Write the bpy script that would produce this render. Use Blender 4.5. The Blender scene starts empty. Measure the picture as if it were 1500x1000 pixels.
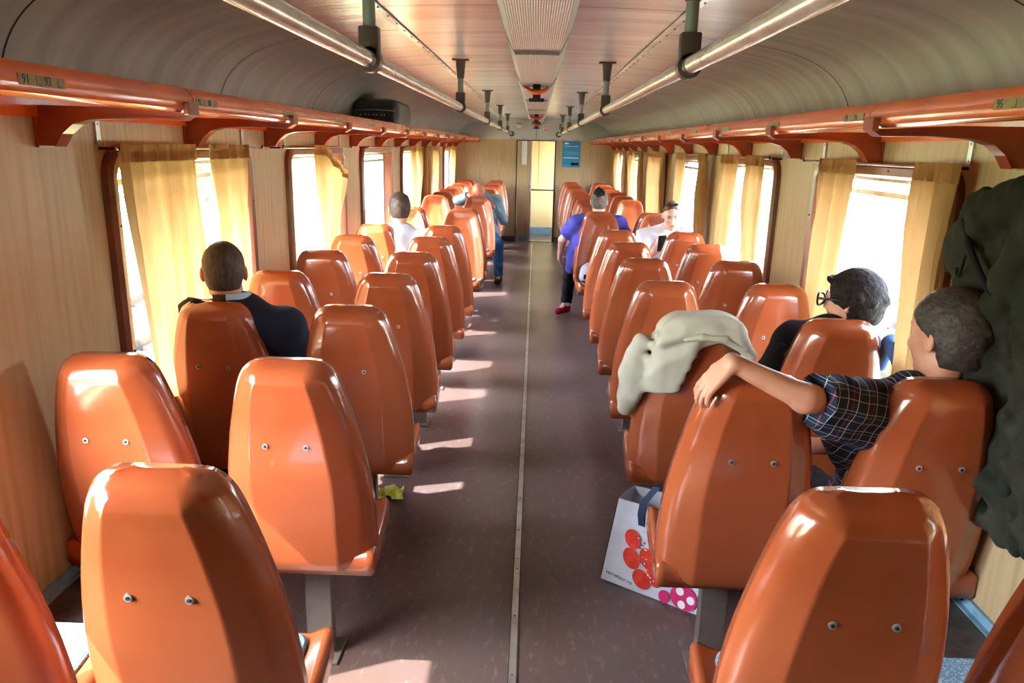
import bpy, bmesh, math, random
import numpy as np
from mathutils import Vector, Matrix, Euler
PI = math.pi
scene = bpy.context.scene
col = scene.collection
# ------------------------------------------------------------------ camera
cam_d = bpy.data.cameras.new('camera'); cam = bpy.data.objects.new('camera', cam_d); col.objects.link(cam)
cam_d.sensor_width = 36; cam_d.lens = 1086.45 / 1500 * 36; cam_d.clip_start = .05; cam_d.clip_end = 500
_R = Vector((0.99924597, 0.03162137, 0.02252975)); _U = Vector((-0.02983256, 0.25391189, 0.96676718)); _F = Vector((-0.02484993, 0.96671032, -0.25466378))
m = Matrix.Identity(4)
for i in range(3):
    m[i][0] = _R[i]; m[i][1] = _U[i]; m[i][2] = -_F[i]
m[0][3], m[1][3], m[2][3] = .0285, 0, 1.75
cam.matrix_world = m
scene.camera = cam
# ------------------------------------------------------------------ world, sun, exposure
world = bpy.data.worlds.new('sky'); scene.world = world; world.use_nodes = True
nt = world.node_tree; nt.nodes.clear()
sky = nt.nodes.new('ShaderNodeTexSky'); sky.sky_type = 'NISHITA'; sky.sun_disc = False
sky.sun_elevation = math.radians(55); sky.sun_rotation = math.radians(245); sky.air_density = 1.0; sky.dust_density = 2.5; sky.ozone_density = 1.0
hsv = nt.nodes.new('ShaderNodeHueSaturation'); hsv.inputs['Saturation'].default_value = .55
bg = nt.nodes.new('ShaderNodeBackground'); bg.inputs[1].default_value = 3.3
wo = nt.nodes.new('ShaderNodeOutputWorld')
nt.links.new(sky.outputs[0], hsv.inputs['Color']); nt.links.new(hsv.outputs[0], bg.inputs[0]); nt.links.new(bg.outputs[0], wo.inputs[0])
sun_d = bpy.data.lights.new('sun', 'SUN'); sun_d.energy = 13; sun_d.angle = math.radians(.6); sun_d.color = (1, .95, .88)
sun = bpy.data.objects.new('sun', sun_d); col.objects.link(sun)
sun.rotation_euler = Vector((1, .45, -1.3)).to_track_quat('-Z', 'Y').to_euler(); sun.location = (-6, -3, 8)
scene.view_settings.view_transform = 'Standard'; scene.view_settings.look = 'None'
scene.view_settings.gamma = 1; scene.view_settings.use_curve_mapping = False
scene.view_settings.exposure = 1.5
scene.cycles.max_bounces = 10; scene.cycles.diffuse_bounces = 6; scene.cycles.glossy_bounces = 4
scene.cycles.transparent_max_bounces = 12; scene.cycles.transmission_bounces = 6
scene.cycles.sample_clamp_indirect = 8; scene.cycles.caustics_reflective = False; scene.cycles.caustics_refractive = False
scene.cycles.use_denoising = True
# ------------------------------------------------------------------ helpers
def lin(r, g, b):
    f = lambda c: c / 12.92 if c <= .04045 else ((c + .055) / 1.055) ** 2.4
    return (f(r / 255), f(g / 255), f(b / 255), 1)
class MB:
    def __init__(s): s.v = []; s.f = []
    def add(s, vs, fs):
        n = len(s.v); s.v += [tuple(p) for p in vs]; s.f += [tuple(i + n for i in q) for q in fs]; return s
    def box(s, x0, x1, y0, y1, z0, z1, bev=0, M=None):
        if bev:
            bm = bmesh.new(); bmesh.ops.create_cube(bm, size=1)
            for v in bm.verts: v.co = Vector(((x0 + x1) / 2 + v.co.x * (x1 - x0), (y0 + y1) / 2 + v.co.y * (y1 - y0), (z0 + z1) / 2 + v.co.z * (z1 - z0)))
            bmesh.ops.bevel(bm, geom=bm.edges[:], offset=bev, segments=2, affect='EDGES', profile=.5)
            bm.verts.index_update(); vs = [v.co.copy() for v in bm.verts]; fs = [[v.index for v in f.verts] for f in bm.faces]; bm.free()
        else:
            vs = [Vector(p) for p in ((x0, y0, z0), (x1, y0, z0), (x1, y1, z0), (x0, y1, z0), (x0, y0, z1), (x1, y0, z1), (x1, y1, z1), (x0, y1, z1))]
            fs = [(0, 3, 2, 1), (4, 5, 6, 7), (0, 1, 5, 4), (1, 2, 6, 5), (2, 3, 7, 6), (3, 0, 4, 7)]
        if M is not None: vs = [M @ v for v in vs]
        return s.add(vs, fs)
    def tube(s, pts, r, n=10, cap=True):
        pts = [Vector(p) for p in pts]; rs = r if isinstance(r, (list, tuple)) else [r] * len(pts)
        vs = []; fs = []; up = None
        for i, p in enumerate(pts):
            d = (pts[min(i + 1, len(pts) - 1)] - pts[max(i - 1, 0)]).normalized()
            if up is None:
                up = Vector((0, 0, 1)) if abs(d.z) < .9 else Vector((1, 0, 0))
            a = d.cross(up)
            if a.length < 1e-5: a = d.orthogonal()
            a.normalize(); b = a.cross(d).normalized(); up = b
            for k in range(n):
                t = 2 * PI * k / n; vs.append(p + (a * math.cos(t) + b * math.sin(t)) * rs[i])
        for i in range(len(pts) - 1):
            for k in range(n):
                k2 = (k + 1) % n; fs.append((i * n + k, i * n + k2, (i + 1) * n + k2, (i + 1) * n + k))
        if cap:
            fs.append(tuple(range(n))); fs.append(tuple((len(pts) - 1) * n + k for k in range(n - 1, -1, -1)))
        return s.add(vs, fs)
    def loft(s, rings, closed=True, caps=True):
        n = len(rings[0]); vs = [p for r in rings for p in r]; fs = []
        for i in range(len(rings) - 1):
            for k in range(n if closed else n - 1):
                k2 = (k + 1) % n; fs.append((i * n + k, i * n + k2, (i + 1) * n + k2, (i + 1) * n + k))
        if caps and closed:
            fs.append(tuple(range(n - 1, -1, -1))); fs.append(tuple((len(rings) - 1) * n + k for k in range(n)))
        return s.add(vs, fs)
    def grid(s, P):
        nu, nv = len(P), len(P[0])
        return s.add([p for r in P for p in r], [(i * nv + j, (i + 1) * nv + j, (i + 1) * nv + j + 1, i * nv + j + 1) for i in range(nu - 1) for j in range(nv - 1)])
    def mesh(s, name, smooth=False, fix=True):
        me = bpy.data.meshes.new(name); me.from_pydata(s.v, [], s.f); me.update()
        if fix:
            bm = bmesh.new(); bm.from_mesh(me); bmesh.ops.recalc_face_normals(bm, faces=bm.faces[:]); bm.to_mesh(me); bm.free()
        if smooth:
            me.polygons.foreach_set('use_smooth', [True] * len(me.polygons))
            if smooth != 'all' and hasattr(me, 'set_sharp_from_angle'): me.set_sharp_from_angle(angle=math.radians(38))
        return me
def tag(o, label=None, cat=None, group=None, kind=None):
    for k, v in (('label', label), ('category', cat), ('group', group), ('kind', kind)):
        if v: o[k] = v
    return o
def obj(name, me, mat=None, parent=None, loc=None, rot=None, world=False):
    if isinstance(me, MB): me = me.mesh(name)
    o = bpy.data.objects.new(name, me); col.objects.link(o)
    if mat is not None and me is not None and len(me.materials) == 0: me.materials.append(mat)
    if parent is not None:
        o.parent = parent
        if world: o.location = -parent.location if parent.parent is None else -(parent.location + parent.parent.location)
    if loc is not None: o.location = loc
    if rot is not None: o.rotation_euler = rot
    return o
def thing(name, label, cat, loc=(0, 0, 0), rotz=0, group=None, kind=None):
    o = bpy.data.objects.new(name, None); col.objects.link(o); o.location = loc; o.rotation_euler = (0, 0, rotz); o.empty_display_size = .1
    return tag(o, label, cat, group, kind)
def struct(name, me, mat, label=None):
    return tag(obj(name, me, mat), label, None, None, 'structure')
def text_mesh(name, s, size, M, extrude=.0006, align='CENTER', sx=1):
    cu = bpy.data.curves.new(name, 'FONT'); cu.body = s; cu.size = size; cu.extrude = extrude; cu.align_x = align; cu.align_y = 'CENTER'; cu.resolution_u = 3
    t = bpy.data.objects.new(name, cu); col.objects.link(t)
    dg = bpy.context.evaluated_depsgraph_get(); me = bpy.data.meshes.new_from_object(t.evaluated_get(dg))
    col.objects.unlink(t); bpy.data.objects.remove(t); me.transform(M @ Matrix.Diagonal((sx, 1, 1, 1))); me.name = name
    return me
# ------------------------------------------------------------------ materials
def material(name, base, rough=.5, metal=0, coat=0, noise=None, bump=None, spec=.5, coords='Object'):
    """noise: (scale xyz, colour2, lo, hi, detail) ; bump: (scale xyz, strength, distance)"""
    mt = bpy.data.materials.new(name); mt.use_nodes = True; n = mt.node_tree.nodes; l = mt.node_tree.links
    b = n['Principled BSDF']; b.inputs['Base Color'].default_value = base; b.inputs['Roughness'].default_value = rough
    b.inputs['Metallic'].default_value = metal; b.inputs['Coat Weight'].default_value = coat; b.inputs['Coat Roughness'].default_value = .06
    b.inputs['Specular IOR Level'].default_value = spec
    def nz(sc, detail=4):
        tc = n.new('ShaderNodeTexCoord'); mp = n.new('ShaderNodeMapping'); mp.inputs['Scale'].default_value = sc
        t = n.new('ShaderNodeTexNoise'); t.inputs['Scale'].default_value = 1; t.inputs['Detail'].default_value = detail
        l.new(tc.outputs[coords], mp.inputs[0]); l.new(mp.outputs[0], t.inputs['Vector']); return t
    if noise:
        layers = noise if isinstance(noise, list) else [noise]; prev = None
        for sc, c2, lo, hi, det in layers:
            t = nz(sc, det); r = n.new('ShaderNodeMapRange'); r.inputs[1].default_value = lo; r.inputs[2].default_value = hi
            mx = n.new('ShaderNodeMix'); mx.data_type = 'RGBA'; mx.inputs[6].default_value = base; mx.inputs[7].default_value = c2
            l.new(t.outputs[0], r.inputs[0]); l.new(r.outputs[0], mx.inputs[0])
            if prev is not None: l.new(prev, mx.inputs[6])
            prev = mx.outputs[2]
        l.new(prev, b.inputs['Base Color'])
    if bump:
        t = nz(bump[0], 3); bp = n.new('ShaderNodeBump'); bp.inputs['Strength'].default_value = bump[1]; bp.inputs['Distance'].default_value = bump[2]
        l.new(t.outputs[0], bp.inputs['Height']); l.new(bp.outputs[0], b.inputs['Normal'])
    return mt
M = {}
M['orange'] = material('orange_gelcoat', lin(160, 80, 45), .2, coat=.5, noise=[((5, 5, 5), lin(146, 68, 36), .35, .7, 5), ((1.3, 1.3, 1.3), lin(168, 90, 54), .4, .65, 2)], bump=((9, 9, 9), .06, .01))
M['pad'] = material('blue_pad_cloth', lin(92, 128, 150), .95, noise=((160, 160, 160), lin(150, 170, 180), .5, .62, 2), bump=((300, 300, 300), .5, .002))
M['bolt'] = material('steel_bolt', lin(190, 190, 195), .35, metal=.6)
M['dark'] = material('dark_hole', lin(18, 16, 16), .6)
M['legmetal'] = material('painted_leg', lin(112, 104, 100), .45, metal=.3, noise=((8, 8, 3), lin(70, 62, 58), .45, .7, 4))
M['rack'] = material('rack_orange', lin(222, 104, 40), .24, coat=.4, noise=((2, 6, 6), lin(206, 90, 36), .4, .7, 4))
M['bracket'] = material('bracket_brown_orange', lin(150, 62, 34), .28, coat=.3, noise=((6, 6, 6), lin(126, 48, 28), .4, .7, 3))
M['wall'] = material('beige_laminate', lin(186, 166, 130), .38, noise=[((55, 40, 2.2), lin(168, 145, 106), .42, .66, 5), ((1.4, 1.2, .9), lin(176, 153, 114), .4, .75, 4)], bump=((120, 120, 8), .05, .002))
M['frame'] = material('brown_window_rubber', lin(118, 68, 50), .3, coat=.2, noise=((5, 5, 5), lin(92, 50, 38), .4, .7, 3))
M['alu'] = material('aluminium_strip', lin(196, 198, 198), .32, metal=.85, noise=((10, 10, 3), lin(160, 160, 160), .45, .7, 3))
M['trimblue'] = material('blue_grey_trim', lin(118, 158, 180), .4, noise=((14, 14, 14), lin(90, 120, 138), .5, .72, 4))
M['heater'] = material('dark_duct', lin(74, 68, 66), .6, noise=((18, 18, 18), lin(46, 42, 40), .4, .65, 6))
M['floor'] = material('brown_linoleum', lin(88, 76, 77), .3, noise=[((2.2, 1.2, 1), lin(84, 66, 60), .4, .7, 6), ((40, 14, 1), lin(124, 106, 102), .56, .8, 5)], bump=((60, 60, 1), .06, .002))
M['ceil'] = material('brushed_ceiling', lin(238, 239, 240), .24, metal=.35, noise=[((1, 9, 1), lin(214, 213, 210), .35, .7, 3)], bump=((.8, 26, .8), .10, .01))
M['cove'] = material('brushed_cove', lin(218, 222, 216), .28, metal=.4, noise=[((.8, 11, .8), lin(190, 194, 188), .35, .7, 3)], bump=((.7, 11, .7), .4, .014))
M['seam'] = material('dark_seam', lin(46, 42, 40), .6)
M['rail'] = material('rail_tube', lin(222, 220, 212), .26, metal=.6, noise=((1, 14, 1), lin(196, 190, 176), .4, .7, 3))
M['post'] = material('post_grey_green', lin(134, 144, 134), .4, metal=.3)
M['clamp'] = material('clamp_brown', lin(80, 68, 60), .4, noise=((12, 12, 12), lin(60, 50, 44), .4, .7, 3))
M['ducttop'] = material('duct_paint', lin(200, 210, 198), .4)
M['black'] = material('black_plastic', lin(26, 25, 26), .4)
M['white'] = material('white_plastic', lin(225, 228, 230), .5)
M['yellow'] = material('yellow_plastic', lin(228, 205, 30), .5)
M['cream'] = material('cream_paint', lin(236, 214, 160), .5, noise=((3, 3, 1), lin(224, 198, 140), .4, .7, 4))
M['bulk'] = material('bulkhead_grey', lin(190, 196, 190), .4, metal=.2)
M['plate'] = material('number_plate', lin(150, 124, 66), .45, noise=((40, 40, 40), lin(120, 98, 52), .4, .7, 3))
M['ink'] = material('black_ink', lin(22, 18, 14), .5)
M['poster'] = material('poster_blue', lin(20, 140, 205), .4)
M['paper'] = material('paper_white', lin(230, 238, 245), .5)
M['red'] = material('sign_red', lin(205, 60, 60), .5)
M['grass'] = material('grass_ground', lin(150, 168, 110), .9, noise=[((.6, .6, .6), lin(206, 202, 184), .42, .6, 6), ((6, 6, 6), lin(90, 130, 60), .4, .7, 4)])
M['gravel'] = material('ballast', lin(178, 170, 158), .9, noise=((9, 9, 9), lin(130, 124, 116), .4, .62, 6))
M['rust'] = material('rail_steel', lin(30, 30, 34), .5)
M['sleeper'] = material('sleeper_concrete', lin(58, 58, 64), .8)
M['leaf'] = material('foliage', lin(70, 110, 40), .7, noise=((3, 3, 3), lin(40, 76, 26), .4, .65, 4))
M['bark'] = material('bark', lin(96, 78, 60), .9)
M['concrete'] = material('pale_concrete', lin(205, 202, 196), .8, noise=((2, 2, 2), lin(180, 178, 172), .4, .7, 4))
def glassmat():
    mt = bpy.data.materials.new('window_glass'); mt.use_nodes = True; n = mt.node_tree.nodes; l = mt.node_tree.links; n.clear()
    o = n.new('ShaderNodeOutputMaterial'); mx = n.new('ShaderNodeMixShader'); t = n.new('ShaderNodeBsdfTransparent'); g = n.new('ShaderNodeBsdfGlossy')
    t.inputs[0].default_value = (.93, .96, .95, 1); g.inputs['Roughness'].default_value = .03
    fr = n.new('ShaderNodeLayerWeight'); fr.inputs[0].default_value = .5; pw = n.new('ShaderNodeMath'); pw.operation = 'POWER'; pw.inputs[1].default_value = 5
    ml = n.new('ShaderNodeMath'); ml.operation = 'MULTIPLY_ADD'; ml.inputs[1].default_value = .6; ml.inputs[2].default_value = .035
    l.new(fr.outputs['Facing'], pw.inputs[0]); l.new(pw.outputs[0], ml.inputs[0]); l.new(ml.outputs[0], mx.inputs[0]); l.new(t.outputs[0], mx.inputs[1]); l.new(g.outputs[0], mx.inputs[2]); l.new(mx.outputs[0], o.inputs[0]); return mt
M['glass'] = glassmat()
def clothmat(name, c, c2, trans=.5, weave=260):
    mt = bpy.data.materials.new(name); mt.use_nodes = True; n = mt.node_tree.nodes; l = mt.node_tree.links
    b = n['Principled BSDF']; b.inputs['Roughness'].default_value = .9; b.inputs['Specular IOR Level'].default_value = .1
    tc = n.new('ShaderNodeTexCoord'); t = n.new('ShaderNodeTexNoise'); t.inputs['Scale'].default_value = 5; t.inputs['Detail'].default_value = 5
    r = n.new('ShaderNodeMix'); r.data_type = 'RGBA'; r.inputs[6].default_value = c; r.inputs[7].default_value = c2
    l.new(tc.outputs['Object'], t.inputs['Vector']); l.new(t.outputs[0], r.inputs[0]); l.new(r.outputs[2], b.inputs['Base Color'])
    t2 = n.new('ShaderNodeTexNoise'); t2.inputs['Scale'].default_value = weave; bp = n.new('ShaderNodeBump'); bp.inputs['Strength'].default_value = .3; bp.inputs['Distance'].default_value = .001
    l.new(tc.outputs['Object'], t2.inputs['Vector']); l.new(t2.outputs[0], bp.inputs['Height']); l.new(bp.outputs[0], b.inputs['Normal'])
    if trans:
        tr = n.new('ShaderNodeBsdfTranslucent'); mx = n.new('ShaderNodeMixShader'); mx.inputs[0].default_value = trans
        l.new(r.outputs[2], tr.inputs[0]); l.new(b.outputs[0], mx.inputs[1]); l.new(tr.outputs[0], mx.inputs[2]); l.new(mx.outputs[0], n['Material Output'].inputs[0])
    return mt
M['curtain'] = clothmat('curtain_cloth', lin(186, 148, 100), lin(160, 122, 78), .27)
M['header'] = clothmat('curtain_header', lin(176, 134, 84), lin(156, 116, 72), .25)
# ------------------------------------------------------------------ structure
W = 1.44; YF = -.7; YB = 14.2; HD = .37
CZ = 2.25
win0 = [.5] + [2.52 + 1.893 * k for k in range(6)]; WL = 1.32
ZS, ZT = .80, 1.655
# floor
fl = struct('floor', MB().box(-1.56, 1.56, YF - .1, YB + 1.5, -.06, 0), M['floor'], 'dark brown linoleum aisle floor')
st = MB()
for a, b in ((-.6, 2.9), (2.905, 4.02), (4.03, 8.5), (8.505, 13.9)): st.box(-.013, .013, a, b, 0, .004, 0)
obj('floor_strip', st, M['alu'], fl)
st = MB(); st.box(.0125, .0165, -.6, 13.9, 0, .0055); st.box(-.0165, -.0125, -.6, 13.9, 0, .0055); obj('strip_edge', st, M['sleeper'], fl)
sc_me = MB().tube([(0, 0, 0), (0, 0, .0062)], .004, 6).mesh('screw')
for k in range(14): obj('screw', sc_me, M['seam'], fl, (0, 1.5 + .33 * k, 0))
# walls with window openings
def wall(side):
    mb = MB(); x0, x1 = sorted((side * W, side * (W + .12)))
    mb.box(x0, x1, YF, YB, 0, ZS); mb.box(x0, x1, YF, YB, ZT, 2.38)
    e = [YF]
    for a in win0: e += [a + .055, a + WL - .055]
    e.append(YB)
    for i in range(0, len(e), 2): mb.box(x0, x1, e[i], e[i + 1], ZS, ZT)
    n = 'left' if side < 0 else 'right'
    w = struct('wall_' + n, mb, M['wall'], 'beige laminate side wall')
    sm = MB().box(-.012, .012, -.014, .014, 0, 1, 0).mesh('cover_strip'); 
    for a in win0:
        for y in (a + .005, a + WL - .06):
            s = obj('cover_strip', sm, M['alu'], w, (side * (W + .0045), y, 1.725)); s.scale = (1, .9, .1)
            for z in (1.735, 1.79): obj('strip_screw', sc_me, M['bolt'], w, (side * (W - .0015), y, z), (0, -side * PI / 2, 0))
    for a in win0:
        mid = a + WL + (1.893 - WL) / 2 + (.5 if a < 1 else 0)
        obj('panel_joint', MB().box(-.001, .001, -.003, .003, HD, ZS - .1).mesh('panel_joint'), M['seam'], w, (side * (W - .0005), mid + .09, 0))
    return w
wl = wall(-1); wr = wall(1)
def rrect(y0, y1, z0, z1, r, n=6):
    pts = []
    for cy, cz, a0 in ((y1 - r, z1 - r, 0), (y0 + r, z1 - r, 90), (y0 + r, z0 + r, 180), (y1 - r, z0 + r, 270)):
        for k in range(n + 1):
            t = math.radians(a0 + 90 * k / n); pts.append((cy + r * math.cos(t), cz + r * math.sin(t)))
    return pts
def ring(y0, y1, z0, z1, prof, r):
    """prof: list of (inset, x) loops around the rounded rectangle, closed profile"""
    rings = [[(x, y, z) for y, z in rrect(y0 + i, y1 - i, z0 + i, z1 - i, max(r - i, .01))] for i, x in prof]
    mb = MB(); n = len(rings[0]); k = len(rings)
    vs = [p for q in rings for p in q]; fs = []
    for i in range(k):
        i2 = (i + 1) % k
        for j in range(n):
            j2 = (j + 1) % n; fs.append((i * n + j, i * n + j2, i2 * n + j2, i2 * n + j))
    return mb.add(vs, fs)
wn = 0
for side in (-1, 1):
    s = side
    fr_me = ring(0, WL, ZS - .065, ZT + .065, [(0, s * W), (.004, s * (W - .022)), (.02, s * (W - .034)), (.05, s * (W - .03)), (.062, s * (W - .012)), (.066, s * (W + .085)), (.052, s * (W + .085)), (.045, s * (W + .01))], .11).mesh('frame', True)
    sash_me = ring(.062, WL - .062, ZS - .003, ZT + .003, [(0, s * (W + .085)), (0, s * (W + .05)), (.018, s * (W + .05)), (.02, s * (W + .085))], .055).mesh('sash', False)
    sb = MB().box(min(s * (W + .055), s * (W + .085)), max(s * (W + .055), s * (W + .085)), .06, WL - .06, 1.578, 1.6).mesh('sash_bar')
    pane_me = MB().add([(s * (W + .07), y, z) for y, z in ((.065, ZS), (WL - .065, ZS), (WL - .065, ZT), (.065, ZT))], [(0, 1, 2, 3)]).mesh('pane')
    for k, a in enumerate(win0):
        wn += 1
        w = thing('window_%d' % wn, None, None, (0, a, 0), kind='structure')
        obj('frame', fr_me, M['frame'], w); obj('sash', sash_me, M['alu'], w); obj('pane', pane_me, M['glass'], w)
        if k % 2: obj('sash_bar', sb, M['alu'], w)
        for y, z in ((.035, 1.0), (.035, 1.45), (WL - .035, 1.0), (WL - .035, 1.45), (.5, ZT + .033), (.9, ZT + .033)):
            obj('frame_screw', sc_me, M['bolt'], w, (s * (W - .030), y, z), (0, -s * PI / 2, 0))
# heater duct / baseboards
for side, n in ((-1, 'left'), (1, 'right')):
    x0, x1 = sorted((side * (W - .2), side * W))
    b = struct('baseboard_' + n, MB().box(x0, x1, YF, YB, 0, HD, 0), M['heater'], 'dark heater duct along the side wall')
    x0, x1 = sorted((side * (W - .012), side * W))
    xa, xb = sorted((side * (W - .03), side * (W)))
    obj('edge_trim', MB().box(x0, x1, YF, YB, HD, HD + .034).box(xa, xb, YF, YB, HD, HD + .004), M['trimblue'], b)
    for k in range(16): obj('trim_screw', sc_me, M['seam'], b, (side * (W - .011), 1.2 + .46 * k, HD + .017), (0, -side * PI / 2, 0))
# end walls
def endwall(name, y0, y1, door):
    mb = MB()
    mb.box(-1.5, door[0], y0, y1, 0, 1.875); mb.box(door[1], 1.5, y0, y1, 0, 1.875); return struct(name, mb, M['wall'], 'beige laminate end wall beside the door')
DX0, DX1 = -.315, .375
we = endwall('wall_back', YB, YB + .05, (DX0, DX1))
bk = struct('wall_bulkhead', MB().box(-1.5, 1.5, YB - .008, YB + .05, 1.875, 2.3), M['bulk'], 'pale grey bulkhead above the end door')
obj('bulkhead_trim', MB().box(-1.45, 1.45, YB - .02, YB - .006, 1.868, 1.893), M['alu'], bk)
obj('bulkhead_joint', MB().box(.018, .026, YB - .0095, YB - .007, 1.895, 2.12), M['seam'], bk)
struct('wall_front', MB().box(-1.56, 1.56, YF - .05, YF, 0, 2.3), M['wall'], 'beige end wall behind the viewpoint')
obj('skirting', MB().box(-1.24, DX0 - .03, YB - .012, YB, 0, .09).box(DX1 + .03, 1.24, YB - .012, YB, 0, .09), M['heater'], we)
# end door: closed narrow leaf and an open half looking into the vestibule
d1 = thing('door_1', 'narrow beige door leaf with chrome handle', None, (DX0, YB, 0), kind='structure')
obj('door_frame', MB().box(DX0 - .022, DX0, YB - .014, YB + .05, 0, 1.875).box(DX1, DX1 + .022, YB - .014, YB + .05, 0, 1.875).box(DX0 - .022, DX1 + .022, YB - .014, YB + .05, 1.85, 1.872), M['seam'], d1, world=True)
leaf = obj('door_leaf', MB().box(DX0 + .004, -.075, YB - .002, YB + .03, .005, 1.85), M['wall'], d1, world=True)
obj('leaf_edge', MB().box(-.075, -.045, YB - .012, YB + .035, .005, 1.85), M['alu'], d1, world=True)
obj('kick_plate', MB().box(DX0 + .02, -.085, YB - .006, YB, .01, .11), M['trimblue'], d1, world=True)
h = MB(); h.box(-.07, -.045, YB - .024, YB - .010, .92, 1.16, .003); h.tube([(-.058, YB - .02, 1.05), (-.058, YB - .06, 1.05), (-.13, YB - .06, 1.05)], .011, 8); h.tube([(-.058, YB - .02, 1.0), (-.058, YB - .05, 1.0), (-.0, YB - .05, 1.0)], .007, 8)
obj('handle', h, M['bolt'], d1, world=True)
obj('notice', MB().box(-.235, -.14, YB - .005, YB - .0022, 1.42, 1.845), M['paper'], d1, world=True)
struct('floor_threshold', MB().box(DX0, DX1, YB - .06, YB + .06, 0, .012, .004), M['alu'], 'metal door threshold')
vb = MB().box(-1.0, 1.0, YB + 1.3, YB + 1.34, 0, 2.3).mesh('v')
vw = struct('wall_vestibule', vb, M['cream'], 'cream panelled wall of the vestibule beyond the door')
obj('vestibule_side', MB().box(-1.0, -.95, YB + .05, YB + 1.3, 0, 2.3).box(.95, 1.0, YB + .05, YB + .35, 0, 2.3).box(.95, 1.0, YB + 1.0, YB + 1.3, 0, 2.3).box(.95, 1.0, YB + .35, YB + 1.0, 0, .6).box(.95, 1.0, YB + .35, YB + 1.0, 1.95, 2.3), M['cream'], vw)
obj('vestibule_bar', MB().box(-.9, .9, YB + 1.285, YB + 1.3, .88, .905), M['seam'], vw)
obj('panel_groove', MB().box(.083, .088, YB + 1.297, YB + 1.3, .92, 1.9), M['seam'], vw)
obj('vestibule_sill', MB().box(-.9, .9, YB + 1.24, YB + 1.3, 0, .14), M['trimblue'], vw)
struct('ceiling_vestibule', MB().box(-1, 1, YB + .05, YB + 1.34, 2.3, 2.34), M['bulk'], 'vestibule ceiling')
# ceiling : flat centre panels, sloping cove panels
ce = struct('ceiling', MB().box(-1.6, 1.6, YF - .05, YB + .05, 2.33, 2.38), M['seam'], 'brushed metal vaulted ceiling')
cs = [YF] + [2.97 - 1.893 + 1.893 * k for k in range(8)]; cs = [c for c in cs if c < YB - .3] + [YB]
g = .0045
for a, b in zip(cs, cs[1:]):
    P = [[(x, y, CZ + .004 - .012 * (x / .575) ** 2) for y in (a + g, b - g)] for x in np.linspace(-.573, .573, 13)]
    obj('ceiling_panel', MB().grid(P).mesh('p', 'all', False), M['ceil'], ce)
prof = [(.577, 2.238), (.75, 2.226), (.95, 2.205), (1.08, 2.186), (1.18, 2.160), (1.26, 2.128), (1.33, 2.083), (1.38, 2.03), (1.415, 1.965), (1.432, 1.90), (1.437, 1.85)]
ks = [YF] + [2.08 + 1.43 * k for k in range(-1, 9)]; ks = [c for c in ks if c < YB - .3] + [YB]
# finer arc interpolation
def arc(n=30):
    P = np.array(prof); d = np.r_[0, np.cumsum(np.linalg.norm(np.diff(P, axis=0), axis=1))]; t = np.linspace(0, d[-1], n)
    return list(zip(np.interp(t, d, P[:, 0]), np.interp(t, d, P[:, 1])))
ap = np.array(arc(34))
for _ in range(6): ap[1:-1] = .5 * ap[1:-1] + .25 * (ap[:-2] + ap[2:])
for side in (-1, 1):
    for a, b in zip(ks, ks[1:]):
        P = [[(side * x, y, z) for y in np.linspace(a + g, b - g, 2)] for x, z in ap]
        obj('cove_panel', MB().grid(P).mesh('p', 'all', False), M['cove'], ce)
    # dark packing behind the seams, and the screwed joint strip
    for c in ks[1:-1]:
        P = [[(side * x, y, z + .003) for y in (c - .012, c + .012)] for x, z in ap]
        obj('seam_backing', MB().grid(P).mesh('p', 'all', False), M['seam'], ce)
    obj('joint_strip', MB().box(side * .577 - .016, side * .577 + .016, YF, YB, 2.2335, 2.2375), M['ceil'], ce)
    for k in range(44): obj('ceiling_screw', sc_me, M['seam'], ce, (side * .577 + .009, 1.6 + .19 * k, 2.2295))
for c in cs[1:-1]: obj('seam_backing', MB().box(-.57, .57, c - .012, c + .012, CZ + .006, CZ + .01), M['seam'], ce)
# ------------------------------------------------------------------ ceiling duct with grilles and brake handles
def stripes(name, c1, c2, sc):
    mt = bpy.data.materials.new(name); mt.use_nodes = True; n = mt.node_tree.nodes; l = mt.node_tree.links; b = n['Principled BSDF']
    tc = n.new('ShaderNodeTexCoord'); w = n.new('ShaderNodeTexWave'); w.wave_type = 'BANDS'; w.bands_direction = 'X'; w.inputs['Scale'].default_value = sc; w.inputs['Distortion'].default_value = 0
    mx = n.new('ShaderNodeMix'); mx.data_type = 'RGBA'; mx.inputs[6].default_value = c1; mx.inputs[7].default_value = c2
    bp = n.new('ShaderNodeBump'); bp.inputs['Strength'].default_value = .8; bp.inputs['Distance'].default_value = .004
    l.new(tc.outputs['Object'], w.inputs['Vector']); l.new(w.outputs[0], mx.inputs[0]); l.new(mx.outputs[2], b.inputs['Base Color']); l.new(w.outputs[0], bp.inputs['Height']); l.new(bp.outputs[0], b.inputs['Normal'])
    b.inputs['Roughness'].default_value = .4; b.inputs['Metallic'].default_value = .4; return mt
M['grille'] = stripes('ribbed_grille', lin(120, 112, 104), lin(214, 206, 196), 40)
M['grey'] = material('grey_sheet', lin(140, 140, 136), .4, metal=.5)
duct = thing('ceiling_duct', 'long ribbed grey ventilation and lamp duct along middle of ceiling', 'duct', (.02, 7, 2.15))
def wp(name, mb, mat, parent): return obj(name, mb, mat, parent, world=True)
wp('duct_body', MB().box(-.085, .125, YF, YB - .01, 2.185, 2.25), M['grey'], duct)
y = .2
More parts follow.
